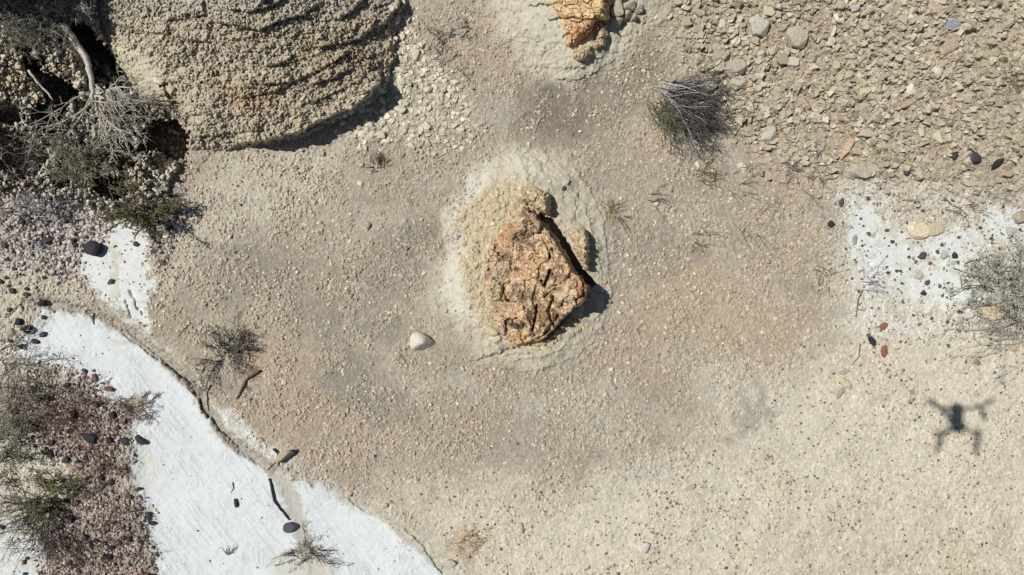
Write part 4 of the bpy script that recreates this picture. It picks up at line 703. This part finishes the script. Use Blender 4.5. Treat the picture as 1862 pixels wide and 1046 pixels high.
def h_r2(U, V, sd):
    a, ca, _ = facets(U, V, 30, 361); b_, cb, _ = facets(U, V, 13, 362)
    z = (.05 + .13 * np.clip((U - 1010) / 90, 0, 1)) * (.3 + .7 * ss(0, 20, sd)) * (1 - .4 * ss(50, 100, V)) + .016 * a + .012 * b_ - .018 * (1 - ca) - .010 * (1 - cb) + .006 * fbm(U / 9, V / 9, 3, 364)
    for pts, d, w_ in [([(1096, 40), (1085, 44), (1078, 60), (1062, 72), (1052, 84)], .09, 6), ([(1035, 88), (1050, 84), (1060, 76)], .05, 3), ([(1010, 36), (1040, 32), (1060, 36), (1090, 34)], .03, 2), ([(1086, 40), (1080, 56)], .05, 3)]: z = z - carve(U, V, pts, d, w_)
    return z
def c_r2(U, V, sd, h):
    c = np.empty(U.shape + (3,), F); c[:] = alb(224, 190, 132); m = fbm(U / 9, V / 9, 3, 372); n = fbm(U / 24, V / 24, 3, 373)
    c = cmix(c, ss(.0, .35, n) * .7, 236, 208, 154); c = cmix(c, ss(30, 60, V) * ss(100, 80, V) * ss(1025, 1045, U) * ss(1095, 1070, U) * .8, 218, 158, 112); c = cmix(c, ss(.1, .35, m) * .5, 178, 138, 92); return c
body('boulder', [(1000, -60), (1003, 10), (1016, 34), (1028, 58), (1027, 82), (1046, 90), (1066, 74), (1080, 60), (1092, 44), (1108, 36), (1112, 10), (1112, -60)], h_r2, c_r2, r2)
def h_low(U, V, sd):
    a, ca, _ = facets(U, V, 14, 381); b_, cb, _ = facets(U, V, 8, 382); return .06 * (.5 + .5 * ss(0, 8, sd)) + .012 * a + .006 * b_ - .014 * (1 - ca) - .007 * (1 - cb)
body('side_slab', [(1088, 40), (1104, 42), (1106, 70), (1098, 84), (1084, 90), (1076, 82), (1086, 62)], h_low, c_yel, r2)
body('foot_slab', [(1040, 92), (1060, 84), (1076, 84), (1080, 94), (1072, 106), (1058, 114), (1044, 108)], h_low, c_yel, r2)
keep_world(r2)
for i, (u, v, L, W) in enumerate([(1122, 18, 26, 30), (1144, 12, 20, 24), (1160, 18, 16, 18), (1120, 38, 18, 22), (1140, 28, 16, 16), (1128, -4, 18, 14), (1152, 34, 10, 8), (1112, 6, 14, 18)]):
    stone(u, v, L, W, i * 40, 22, (190, 178, 150), 'greyish lump beside the top outcrop, ' + ['big one touching its right face', 'middle one of three in a row', 'right end of the row', 'lowest by the black shadow', 'lower one in the middle', 'cut by the top edge', 'tiny one lowest at right', 'narrow one wedged against the rock'][i], name='rock_lump', q=20, sub=3, K=9, jag=.09, sink=.35, group='lumps beside the top outcrop', seed=40 + i)

# ------------------------------------------------------------------ plants and sticks
def tubes(lines, k=4):
    VS = []; FS = []; off = 0; an = np.arange(k) / k * 2 * np.pi; ca, sa = np.cos(an), np.sin(an)
    for pts, r0, r1_ in lines:
        p = np.asarray(pts, float); n = len(p); t = np.gradient(p, axis=0); t /= np.linalg.norm(t, axis=1)[:, None] + 1e-9
        up = np.where(np.abs(t[:, 2:3]) > .9, [[1., 0, 0]], [[0, 0, 1.]]); a = np.cross(t, up); a /= np.linalg.norm(a, axis=1)[:, None] + 1e-9; b_ = np.cross(t, a)
        r = np.linspace(r0, r1_, n)[:, None, None]
        ring = p[:, None] + r * (a[:, None] * ca[None, :, None] + b_[:, None] * sa[None, :, None]); VS.append(ring.reshape(-1, 3))
        i = np.arange(n - 1)[:, None] * k + np.arange(k)[None]; j = np.arange(n - 1)[:, None] * k + (np.arange(k)[None] + 1) % k
        FS.append(np.stack([i, j, j + k, i + k], -1).reshape(-1, 4) + off)
        FS.append(np.array([list(range(k))[::-1] if k == 4 else [0, 3, 2, 1]]) + off); FS.append(np.array([[0, 1, 2, 3]]) + off + (n - 1) * k); off += n * k
    return np.vstack(VS), np.vstack(FS)
def leaves(points, size, seed, flat=.5):
    r = np.random.RandomState(seed); n = len(points); p = np.asarray(points); d = r.normal(size=(n, 3)); d[:, 2] *= flat; d /= np.linalg.norm(d, axis=1)[:, None]
    e = r.normal(size=(n, 3)); e -= (e * d).sum(1)[:, None] * d; e /= np.linalg.norm(e, axis=1)[:, None]; s_ = size * r.uniform(.6, 1.3, n)[:, None]
    nn = np.cross(d, e) * s_ * .12
    q = np.stack([p, p + d * s_ * .5 + e * s_ * .22 + nn, p + d * s_, p + d * s_ * .5 - e * s_ * .22 + nn], 1).reshape(-1, 3)
    return q, np.arange(4 * n).reshape(n, 4)
def pm(name, c, rough=.85, var=.25): return mat(name, tuple(float(x) for x in alb(*c)), rough, var=var, scale=90, bump=.2, spec=.1)
M_grey = pm('dead_grey_wood', (186, 178, 164)); M_dark = pm('dark_twig', (104, 96, 88)); M_brown = pm('brown_twig', (134, 112, 90)); M_mauve = pm('mauve_dry_twig', (176, 168, 170))
M_sage = pm('sage_leaf', (128, 136, 116)); M_green = pm('olive_leaf', (120, 118, 74)); M_dkgreen = pm('dark_green_leaf', (74, 80, 56)); M_straw = pm('dry_straw', (184, 158, 116)); M_black = pm('blackened_twig', (70, 66, 62)); M_pale = pm('bleached_twig', (196, 188, 172)); M_teal = pm('grey_green_sage_leaf', (158, 164, 144))
def grow(r, base, az, el, length, segs=6, wob=.35, droop=0.):
    p = np.array(base, float); pts = [p.copy()]; st = length / segs
    for i in range(segs):
        az += r.normal(0, wob); el += r.normal(0, wob * .6) - droop
        p = p + st * np.array([math.cos(el) * math.cos(az), math.cos(el) * math.sin(az), math.sin(el)]); pts.append(p.copy())
    return pts, az, el
def plant(name, u, v, R, label, cat, seed, n=10, fan=(0, 360), el=(10, 60), mst=M_grey, mtw=None, mlf=None, nsub=5, nss=3, leafn=0, leafsize=4, rad=1.2, wob=.25, droop=.05, group=None, lift=0., spread=.05, lf_at=.4, leafrad=None):
    """shrub: woody stems from one base, twigs on the stems, leaves at the twigs; R in photo pixels"""
    r = np.random.RandomState(seed); h = float(Hs(u, v)) + lift; R = R * S
    root = empty(name, P(u, v, h)); tag(root, label, cat, group); st = []; tw = []; lp = []
    for i in range(n):
        az = -math.radians(r.uniform(*fan)); e = math.radians(r.uniform(*el)); L = R * r.uniform(.7, 1.1) / max(.35, math.cos(e)) ** .6
        base = (r.normal(0, R * spread), r.normal(0, R * spread), -.01)
        pts, _, _ = grow(r, base, az, e, L, 7, wob, droop); rr = rad * S * r.uniform(.7, 1.2); st.append((pts, rr, rr * .35))
        for j in range(nsub):
            q = pts[r.randint(2, 8)]; pt2, _, _ = grow(r, q, az + r.normal(0, .7), e + r.normal(0, .35), L * r.uniform(.2, .45), 4, wob * 1.2, droop); tw.append((pt2, rr * .5, rr * .22))
            lp += pt2[1:]
            for k_ in range(nss):
                q2 = pt2[r.randint(1, 5)]; pt3, _, _ = grow(r, q2, az + r.normal(0, 1.), e + r.normal(0, .5), L * r.uniform(.08, .2), 3, wob * 1.4, droop); tw.append((pt3, rr * .32, rr * .18)); lp += pt3[1:]
    lp = [p for p in lp if p[2] > -.005] or [(0, 0, .02)]
    V_, F_ = tubes(st); mesh_np('stems', V_, F_, mst, smooth=True, parent=root)
    if tw: V_, F_ = tubes(tw, 4); mesh_np('twigs', V_, F_, mtw or mst, smooth=True, parent=root)
    if leafn:
        lpa = np.array(lp); idx = r.randint(0, len(lpa), leafn); pp = lpa[idx] + r.normal(0, R * .03, (leafn, 3)); pp[:, 2] = np.abs(pp[:, 2])
        q, f = leaves(pp, leafsize * S, seed); mesh_np('foliage', q, f, mlf, parent=root)
    return root
def stick(pts, w, m, label, cat='stick', name='stick', lift=.5, group=None, h0=None):
    """a bent stick lying on the ground through photo points (u, v)"""
    hs = [float(Hs(a, b)) for a, b in pts] if h0 is None else [h0(a, b) for a, b in pts]; X = [np.array(P(a, b, z + w * S * lift)) for (a, b), z in zip(pts, hs)]
    out = []; r = np.random.RandomState(int(pts[0][0]))
    for i in range(len(X) - 1):
        for t in (0, .33, .66): out.append(X[i] * (1 - t) + X[i + 1] * t + r.normal(0, w * S * .12, 3) * (t > 0))
    out.append(X[-1]); V_, F_ = tubes([(out, w * S / 2, w * S * .28)], 4)
    o = mesh_np(name, V_ - X[0], F_, m, smooth=True); o.location = X[0]; return tag(o, label, cat, group)
# upper left
plant('sagebrush', 100, 6, 75, 'dark sagebrush in deep shade in the upper left corner', 'shrub', 1, 26, (20, 200), (15, 60), M_dark, M_grey, M_dkgreen, 8, 4, 2600, 4.5, spread=.3)
plant('sagebrush', 20, 12, 60, 'greyish sagebrush at the very corner of the picture', 'shrub', 2, 18, (0, 120), (15, 50), M_grey, M_grey, M_sage, 7, 3, 900, 4, spread=.3)
plant('dead_shrub', 172, 172, 115, 'bleached dead shrub with spreading bare branches by the log', 'dead shrub', 3, 17, (5, 125), (4, 30), M_pale, M_pale, None, 7, 2, 0, rad=2.1, wob=.22, lift=.04, spread=.06)
plant('dead_shrub', 215, 195, 75, 'tangled grey twigs right of the bleached dead shrub', 'dead shrub', 4, 12, (-30, 90), (8, 40), M_grey, M_pale, None, 6, 2, 0, rad=1.4, lift=.02, spread=.2)
plant('dead_shrub', 47, 122, 40, 'small bare shrub at the rim of the dark hole', 'dead shrub', 5, 9, (30, 110), (5, 35), M_pale, M_grey, None, 5, 2, 0, rad=1.3, lift=.03)
plant('shrub', -8, 285, 85, 'grey brush spilling in from the left edge', 'shrub', 6, 34, (10, 75), (10, 40), M_grey, M_mauve, M_sage, 7, 3, 700, 4, spread=.25)
plant('shrub', 170, 305, 48, 'low green and grey shrub above the black hollow', 'shrub', 7, 22, (0, 360), (15, 60), M_brown, M_grey, M_green, 6, 3, 900, 4, spread=.3)
plant('shrub', 125, 298, 36, 'yellow-green patchy shrub left of the black hollow', 'shrub', 8, 14, (0, 360), (15, 60), M_brown, M_grey, M_green, 5, 3, 600, 3.5, spread=.3)
plant('shrub', 272, 383, 46, 'olive green shrub throwing finger-like shadows to the right', 'shrub', 9, 24, (0, 360), (35, 75), M_dark, M_brown, M_green, 6, 3, 2200, 5, spread=.25, rad=1.6)
plant('shrub', 300, 232, 44, 'dark tangled brush at the left foot of the mound', 'shrub', 10, 20, (0, 360), (15, 60), M_brown, M_dark, M_dkgreen, 6, 3, 500, 3.5, spread=.35)
plant('shrub', 200, 350, 46, 'grey twiggy brush just below the black hollow', 'shrub', 11, 16, (0, 360), (10, 50), M_grey, M_grey, M_sage, 5, 3, 200, 3.5, spread=.3)
plant('shrub', 45, 345, 60, 'flat tangle of dark twigs above the purple pebbles', 'dead shrub', 12, 18, (0, 360), (5, 30), M_dark, M_mauve, None, 6, 3, 0, spread=.4)
plant('shrub', 412, 640, 58, 'sparse blackish shrub on the gravel near the wash', 'shrub', 13, 30, (0, 360), (5, 45), M_black, M_dark, None, 7, 4, 0, rad=.9, spread=.18)
plant('shrub', 445, 632, 26, 'small dense black twig clump right of the sparse shrub', 'shrub', 14, 16, (0, 360), (20, 60), M_black, M_black, M_dkgreen, 6, 3, 250, 3, rad=.9, spread=.25)
plant('shrub', 20, 680, 82, 'black twiggy shrub at the left edge above the cinders', 'shrub', 15, 30, (-40, 120), (8, 50), M_black, M_grey, M_dkgreen, 7, 3, 900, 3.5, rad=1., spread=.3)
plant('shrub', 8, 815, 52, 'green leafy shrub at the left edge beside the cinders', 'shrub', 16, 24, (-60, 90), (20, 60), M_dark, M_grey, M_green, 6, 3, 1300, 4, spread=.4)
plant('shrub', 18, 745, 44, 'dark bare brush between the two left edge shrubs', 'dead shrub', 17, 22, (-60, 120), (8, 50), M_black, M_grey, None, 6, 3, 0, spread=.4)
plant('shrub', 92, 925, 88, 'big radial shrub with green heart in the lower left', 'shrub', 18, 44, (20, 215), (4, 40), M_black, M_dark, M_dkgreen, 6, 3, 400, 3.5, rad=1., spread=.14, wob=.16)
plant('shrub', 104, 908, 36, 'mossy green cushion at the heart of the radial shrub', 'plant', 19, 24, (0, 360), (30, 70), M_brown, M_brown, M_green, 6, 3, 1800, 4.5, spread=.35)
plant('shrub', 250, 742, 28, 'brown dead cushion plant on the wash edge', 'plant', 20, 26, (0, 360), (15, 60), M_brown, M_brown, M_straw, 7, 4, 250, 3, rad=.8, spread=.4)
plant('shrub', 564, 1008, 48, 'wispy grey-black weed on the white wash at the bottom', 'weed', 22, 24, (100, 400), (5, 40), M_black, M_dark, None, 6, 3, 0, rad=.8, spread=.25)
plant('shrub', 560, 1010, 30, 'grey fuzz of twigs under the wispy weed', 'weed', 23, 22, (170, 380), (10, 50), M_grey, M_grey, None, 6, 3, 0, rad=.7, spread=.3)
plant('weed', 412, 1010, 24, 'three-pronged dry weed on the lower wash', 'weed', 24, 4, (230, 310), (20, 50), M_dark, M_grey, None, 2, 1, 0, rad=1.)
for i_, (u_, v_, R_, l_) in enumerate([(66, 62, 42, 'dark tangled brush at the rim above the dark hole'), (20, 178, 40, 'dark twig litter at the left edge between two hollows'), (130, 60, 40, 'dark tangled brush left of the bleached trunk top'), (252, 280, 44, 'dark tangled brush right of the bent white branch'), (90, 255, 36, 'brown twig litter below the dark hole'), (230, 168, 40, 'twiggy litter between the dead shrub and the mound'), (300, 262, 34, 'black brush filling the hollow at the mound corner')]):
    plant('brush', u_, v_, R_, l_, 'brush', 80 + i_, 16, (0, 360), (8, 50), M_dark if i_ != 4 else M_brown, M_black if i_ % 2 else M_grey, M_dkgreen, 6, 3, 160, 3.5, rad=.9, wob=.35, spread=.4)
M_redtw = pm('red_brown_twig', (136, 96, 86)); M_purtw = pm('purple_brown_twig', (112, 92, 92))
for i_, (u_, v_, R_, l_) in enumerate([(75, 735, 42, 'low rusty scrub at the upper left of the cinder field'), (135, 735, 40, 'low rusty scrub on top of the cinder field'), (118, 775, 36, 'reddish scrub in the heart of the upper cinder field'), (185, 790, 34, 'reddish scrub beside the large dark stone'),
        (190, 850, 36, 'reddish scrub at the narrow waist of the cinder field'), (150, 905, 34, 'purplish scrub right of the mossy cushion'), (200, 945, 40, 'purplish scrub low in the cinder field'), (225, 1000, 40, 'purplish scrub at the bottom right of the cinder field'), (150, 1010, 44, 'purplish scrub at the bottom of the cinder field'), (30, 880, 30, 'thin purplish scrub on pale soil left of the mossy cushion')]):
    plant('low_scrub', u_, v_, R_, l_, 'scrub', 60 + i_, 24, (0, 360), (4, 45), M_redtw if i_ < 5 else M_purtw, M_purtw if i_ % 2 else M_redtw, None, 5, 3, 0, rad=.6, wob=.4, spread=.45)
# dry shrub and friends
plant('dry_shrub', 1208, 158, 108, 'big dry shrub of long combed silver and mauve stems', 'shrub', 30, 62, (12, 62), (4, 24), M_mauve, M_dark, None, 7, 2, 0, rad=1.2, wob=.24, droop=.03, spread=.14)
plant('dry_shrub', 1224, 182, 72, 'lower mass of dark mauve stems of the dry shrub patch', 'shrub', 31, 80, (10, 62), (8, 30), M_black, M_dark, None, 7, 2, 0, rad=1., wob=.26, droop=.04, spread=.2)
plant('grass_clump', 1198, 190, 50, 'green grass clump at the left of the big dry shrub', 'grass clump', 32, 75, (22, 75), (12, 45), M_green, M_green, M_sage, 3, 1, 500, 4, rad=.8, wob=.12, spread=.25)
plant('sagebrush', 1862, 530, 82, 'grey-green sagebrush at the right edge', 'shrub', 33, 46, (60, 300), (8, 50), M_brown, M_pale, M_teal, 6, 3, 3000, 5, rad=1.3, spread=.34)
plant('dead_shrub', 1855, 590, 100, 'bare curved grey stems under the sagebrush at right', 'dead shrub', 34, 26, (130, 260), (4, 26), M_grey, M_grey, None, 5, 2, 0, rad=1.1, wob=.25, spread=.2)
plant('dead_shrub', 1455, 300, 46, 'tangle of grey twigs below the scree', 'dead shrub', 35, 16, (-20, 200), (5, 30), M_grey, M_brown, None, 5, 2, 0, rad=.9, spread=.25)
plant('dead_shrub', 1450, 205, 22, 'small dark twisted twig heap in the left of the scree', 'dead shrub', 36, 10, (0, 360), (10, 50), M_black, M_grey, None, 5, 2, 0, rad=1.1, spread=.3)
plant('dead_shrub', 1478, 290, 20, 'whitish knot of twigs beside the pale block of the scree foot', 'dead shrub', 37, 12, (0, 360), (20, 60), M_pale, M_grey, None, 5, 2, 0, rad=1., spread=.3)
plant('weed', 812, 92, 44, 'withered dark weeds in the rubble below the mound', 'weed', 38, 13, (0, 360), (8, 40), M_brown, M_brown, M_green, 4, 2, 120, 3.5, rad=1., spread=.5)
plant('weed', 826, 60, 30, 'little dry weed with a bent stalk above the withered weeds', 'weed', 39, 9, (0, 360), (10, 50), M_grey, M_dark, None, 4, 2, 0, rad=1., spread=.3)
plant('grass_tuft', 692, 300, 20, 'lone dark green grass tuft left of the outcrop', 'grass tuft', 40, 34, (180, 330), (20, 70), M_dkgreen, M_green, None, 1, 0, 0, rad=.7, wob=.1, spread=.25)
plant('grass_tuft', 1112, 383, 24, 'tawny grass tuft right of the clay ring', 'grass tuft', 41, 34, (0, 360), (25, 75), M_straw, M_straw, None, 1, 0, 0, rad=.7, wob=.1, spread=.25)
plant('grass_tuft', 1132, 398, 24, 'grey stalks leaning away from the tawny tuft', 'grass tuft', 42, 14, (20, 70), (10, 40), M_dark, M_grey, None, 1, 0, 0, rad=.8, wob=.1, spread=.3)
plant('grass_tuft', 1190, 356, 26, 'small grey tuft on the gravel between ring and dry shrub', 'grass tuft', 43, 22, (-30, 60), (10, 50), M_dark, M_grey, None, 1, 0, 0, rad=.7, wob=.15, spread=.4)
plant('grass_tuft', 1275, 316, 28, 'green tuft with bent stalks below the dry shrub', 'grass tuft', 44, 22, (-40, 60), (20, 60), M_green, M_grey, M_green, 2, 0, 120, 3, rad=.7, wob=.15, spread=.4)
plant('grass_tuft', 1345, 328, 28, 'dull green tuft right below the pale angular stone', 'grass tuft', 45, 20, (-40, 80), (20, 60), M_green, M_green, None, 2, 0, 0, rad=.6, wob=.15, spread=.5)
plant('grass_tuft', 1262, 430, 22, 'thin green tuft in the gravel right of the outcrop', 'grass tuft', 46, 18, (-20, 60), (20, 60), M_green, M_grey, None, 1, 0, 0, rad=.6, wob=.15, spread=.4)
plant('dead_shrub', 1362, 405, 60, 'faint spray of fine grey twigs on the gravel', 'dead shrub', 47, 20, (-60, 140), (4, 25), M_brown, M_grey, None, 4, 2, 0, rad=.5, spread=.3)
plant('grass_tuft', 1492, 494, 26, 'faint brown tuft on sand left of the white mud', 'grass tuft', 48, 24, (0, 90), (8, 50), M_brown, M_brown, None, 2, 0, 0, rad=.6, wob=.2, spread=.4)
plant('grass_tuft', 1570, 512, 40, 'grey feathery spray on the white mud', 'grass tuft', 49, 20, (-70, 30), (10, 35), M_mauve, M_mauve, None, 2, 0, 0, rad=.6, wob=.15, spread=.2)
plant('grass_tuft', 1840, 125, 30, 'green tuft near the right edge of the scree', 'grass tuft', 50, 34, (30, 200), (20, 60), M_green, M_green, M_green, 2, 1, 150, 3, rad=.6, wob=.15, spread=.3)
plant('weed', 1740, 335, 56, 'sprawling brown twigs on the upper rim of the white mud', 'weed', 51, 16, (-20, 100), (4, 20), M_brown, M_brown, None, 4, 2, 0, rad=.8, spread=.4)
plant('weed', 850, 984, 24, 'brown crusty plant cushion right of the wash bottom', 'weed', 52, 22, (0, 360), (10, 50), M_straw, M_straw, None, 5, 2, 0, rad=.7, spread=.4)
# sticks
def hlog(a, b): return .20
stick([(112, 46), (130, 66), (147, 92), (158, 112), (164, 135), (167, 160), (170, 182)], 14, M_pale, 'bleached dead trunk lying beside a black shadow', 'log', 'log', h0=lambda a, b: .17 + .04 * (b - 40) / 140)
stick([(52, 128), (66, 148), (84, 166), (96, 182)], 5, M_pale, 'pale bare branch across the dark hole', h0=lambda a, b: .2)
stick([(252, 308), (264, 318), (274, 328), (286, 338)], 5, M_pale, 'white bent branch left above the olive shrub', lift=1.2)
stick([(471, 674), (458, 682), (447, 690), (440, 706), (429, 726)], 5.5, M_brown, 'brown curved stick on the gravel near the wash', lift=.8)
stick([(52, 534), (38, 552), (22, 566), (8, 578)], 3.2, M_brown, 'thin brown stick at the left edge', lift=.8)
stick([(489, 871), (494, 888), (498, 910), (508, 924), (518, 936), (526, 946)], 4.5, M_black, 'black bent stick above the slate grey stone', lift=.6)
stick([(383, 700), (377, 715), (377, 735), (380, 748)], 3, M_black, 'short black twig standing on the channel bank', lift=.8)
stick([(170, 570), (169, 580), (170, 590)], 3, M_dark, 'tiny dark twig lying across the drainage line')
stick([(497, 816), (505, 824), (508, 838), (506, 848)], 4, M_black, 'black twig at the left of the tan bank stone', lift=1)
stick([(506, 838), (494, 846), (486, 855)], 3, M_brown, 'brown twig leading into the wash from the bank stone', lift=.8)
stick([(342, 590), (332, 602), (322, 614)], 2.4, M_brown, 'thin twig on the pale soil above the channel')
stick([(423, 877), (425, 888), (420, 896)], 2, M_black, 'tiny hooked twig above the black oval pebble')
stick([(849, 54), (842, 62), (834, 70)], 3.4, M_pale, 'pale bent stalk beside the withered weeds', lift=1.2)
stick([(1568, 528), (1560, 545), (1557, 576)], 2.6, M_brown, 'thin stick on the cream soil right of centre', lift=1)
stick([(1564, 625), (1562, 648), (1550, 664)], 2.6, M_brown, 'bent twig above the brown flakes', lift=1)
stick([(1752, 598), (1744, 572), (1758, 558), (1768, 540)], 2.6, M_grey, 'curved grey twig left of the sagebrush', lift=1)
stick([(1716, 358), (1730, 372), (1748, 380), (1760, 392)], 2.4, M_brown, 'thin root crossing the white mud', lift=1)
stick([(1754, 480), (1768, 474), (1784, 472), (1800, 464)], 2.6, M_dark, 'dark twig reaching left from the sagebrush', lift=1.2)
stick([(1734, 488), (1750, 494), (1774, 502)], 2.2, M_dark, 'dark thin twig left of the sagebrush crown', lift=1.2)
stick([(1630, 240), (1612, 260), (1606, 236), (1616, 205), (1612, 185)], 3, M_brown, 'brown crooked root standing in the lower scree', lift=1)
stick([(1655, 132), (1645, 146), (1634, 156)], 3, M_brown, 'brown root piece left of the white rounded stone', lift=1)
stick([(1400, 272), (1418, 284), (1436, 296), (1452, 302)], 3, M_mauve, 'thin mauve branch at the foot of the scree', lift=1.2)
stick([(1555, 30), (1562, 38), (1568, 42)], 3, M_pale, 'short pale stick near the top of the scree', lift=1)
stick([(1302, 310), (1300, 328), (1302, 345)], 2.2, M_dark, 'short dark stalk between two green tufts', lift=1)
stick([(1215, 152), (1245, 158), (1262, 164), (1280, 172), (1298, 172), (1308, 160)], 2.8, M_pale, 'silver outer branch arching over the dry shrub', lift=9)
stick([(1264, 193), (1280, 186), (1296, 184), (1312, 190)], 2.4, M_pale, 'silver inner branch crossing the dry shrub', lift=12)

# ------------------------------------------------------------------ the drone that carries the camera and throws its shadow on the soil
M_drone = mat('drone_grey_plastic', (.13, .13, .14), .5, var=.04, bump=.05, spec=.5); M_blk = mat('drone_black_plastic', (.03, .03, .03), .45, var=.04, bump=.05, spec=.5); M_lens = mat('lens_glass', (.02, .02, .03), .05, var=0, bump=0, spec=.8)
DC = Vector((0, .036, 4.475)); dr = empty('drone', DC); tag(dr, 'small grey quadcopter hovering above the ground, known by its shadow', 'drone')
def dpt(u, v, z=0.): return np.array([(u - 1740) * S, -(v - 760) * S, z])
def rbox(name, cx, cy, cz, sx, sy, sz, m, parent, q=5):
    n, f = ICO[3]; r = ((np.abs(n) ** q).sum(1)) ** (-1 / q); v = n * r[:, None] * np.array([sx, sy, sz]) / 2 + np.array([cx, cy, cz]); return mesh_np(name, v, f, m, smooth=True, parent=parent)
rbox('body', 0, .0, 0, .062, .19, .06, M_drone, dr)
for mx_, my_ in ((1703, 738), (1777, 738), (1706, 790), (1773, 790)):
    e = dpt(mx_, my_, .012); s0 = np.array([math.copysign(.025, e[0]), math.copysign(.05, e[1]), .0])
    V_, F_ = tubes([([s0, (s0 + e) / 2 + [0, 0, .006], e], .010, .007)], 8); mesh_np('arm', V_, F_[:, :4], M_drone, smooth=True, parent=dr)
    V_, F_ = tubes([([e - [0, 0, .022], e + [0, 0, .004], e + [0, 0, .018]], .014, .013)], 12); mesh_np('motor', V_, F_, M_blk, smooth=True, parent=dr)
def prop(mx_, my_, tips):
    c = dpt(mx_, my_, .035); VS = []; FS = []
    for tu, tv in tips:
        t = dpt(tu, tv, .035); d = t - c; L = np.linalg.norm(d); d /= L; n = np.array([-d[1], d[0], 0]); ws = [.006, .013, .014, .012, .007]
        base = len(VS)
        for i, w_ in enumerate(ws):
            p = c + d * L * i / 4; tw_ = .006 * (1 - i / 5)
            VS += [p + n * w_ + [0, 0, tw_], p - n * w_ - [0, 0, tw_], p - n * w_ - [0, 0, tw_ + .0015], p + n * w_ + [0, 0, tw_ - .0015]]
        for i in range(4):
            for j in range(4): a = base + i * 4 + j; b_ = base + i * 4 + (j + 1) % 4; FS.append([a, b_, b_ + 4, a + 4])
        FS.append([base + 16, base + 17, base + 18, base + 19])
    mesh_np('propeller', np.array(VS), np.array(FS), M_blk, parent=dr)
prop(1703, 738, [(1676, 722), (1722, 762)]); prop(1777, 738, [(1804, 722), (1785, 765)]); prop(1706, 790, [(1730, 772), (1696, 822)]); prop(1773, 790, [(1772, 774), (1767, 826)])
rbox('gimbal', 0, -.036, -.045, .036, .034, .032, M_blk, dr)
for sx in (-.03, .03): rbox('landing_foot', sx, -.07, -.03, .008, .012, .04, M_blk, dr)
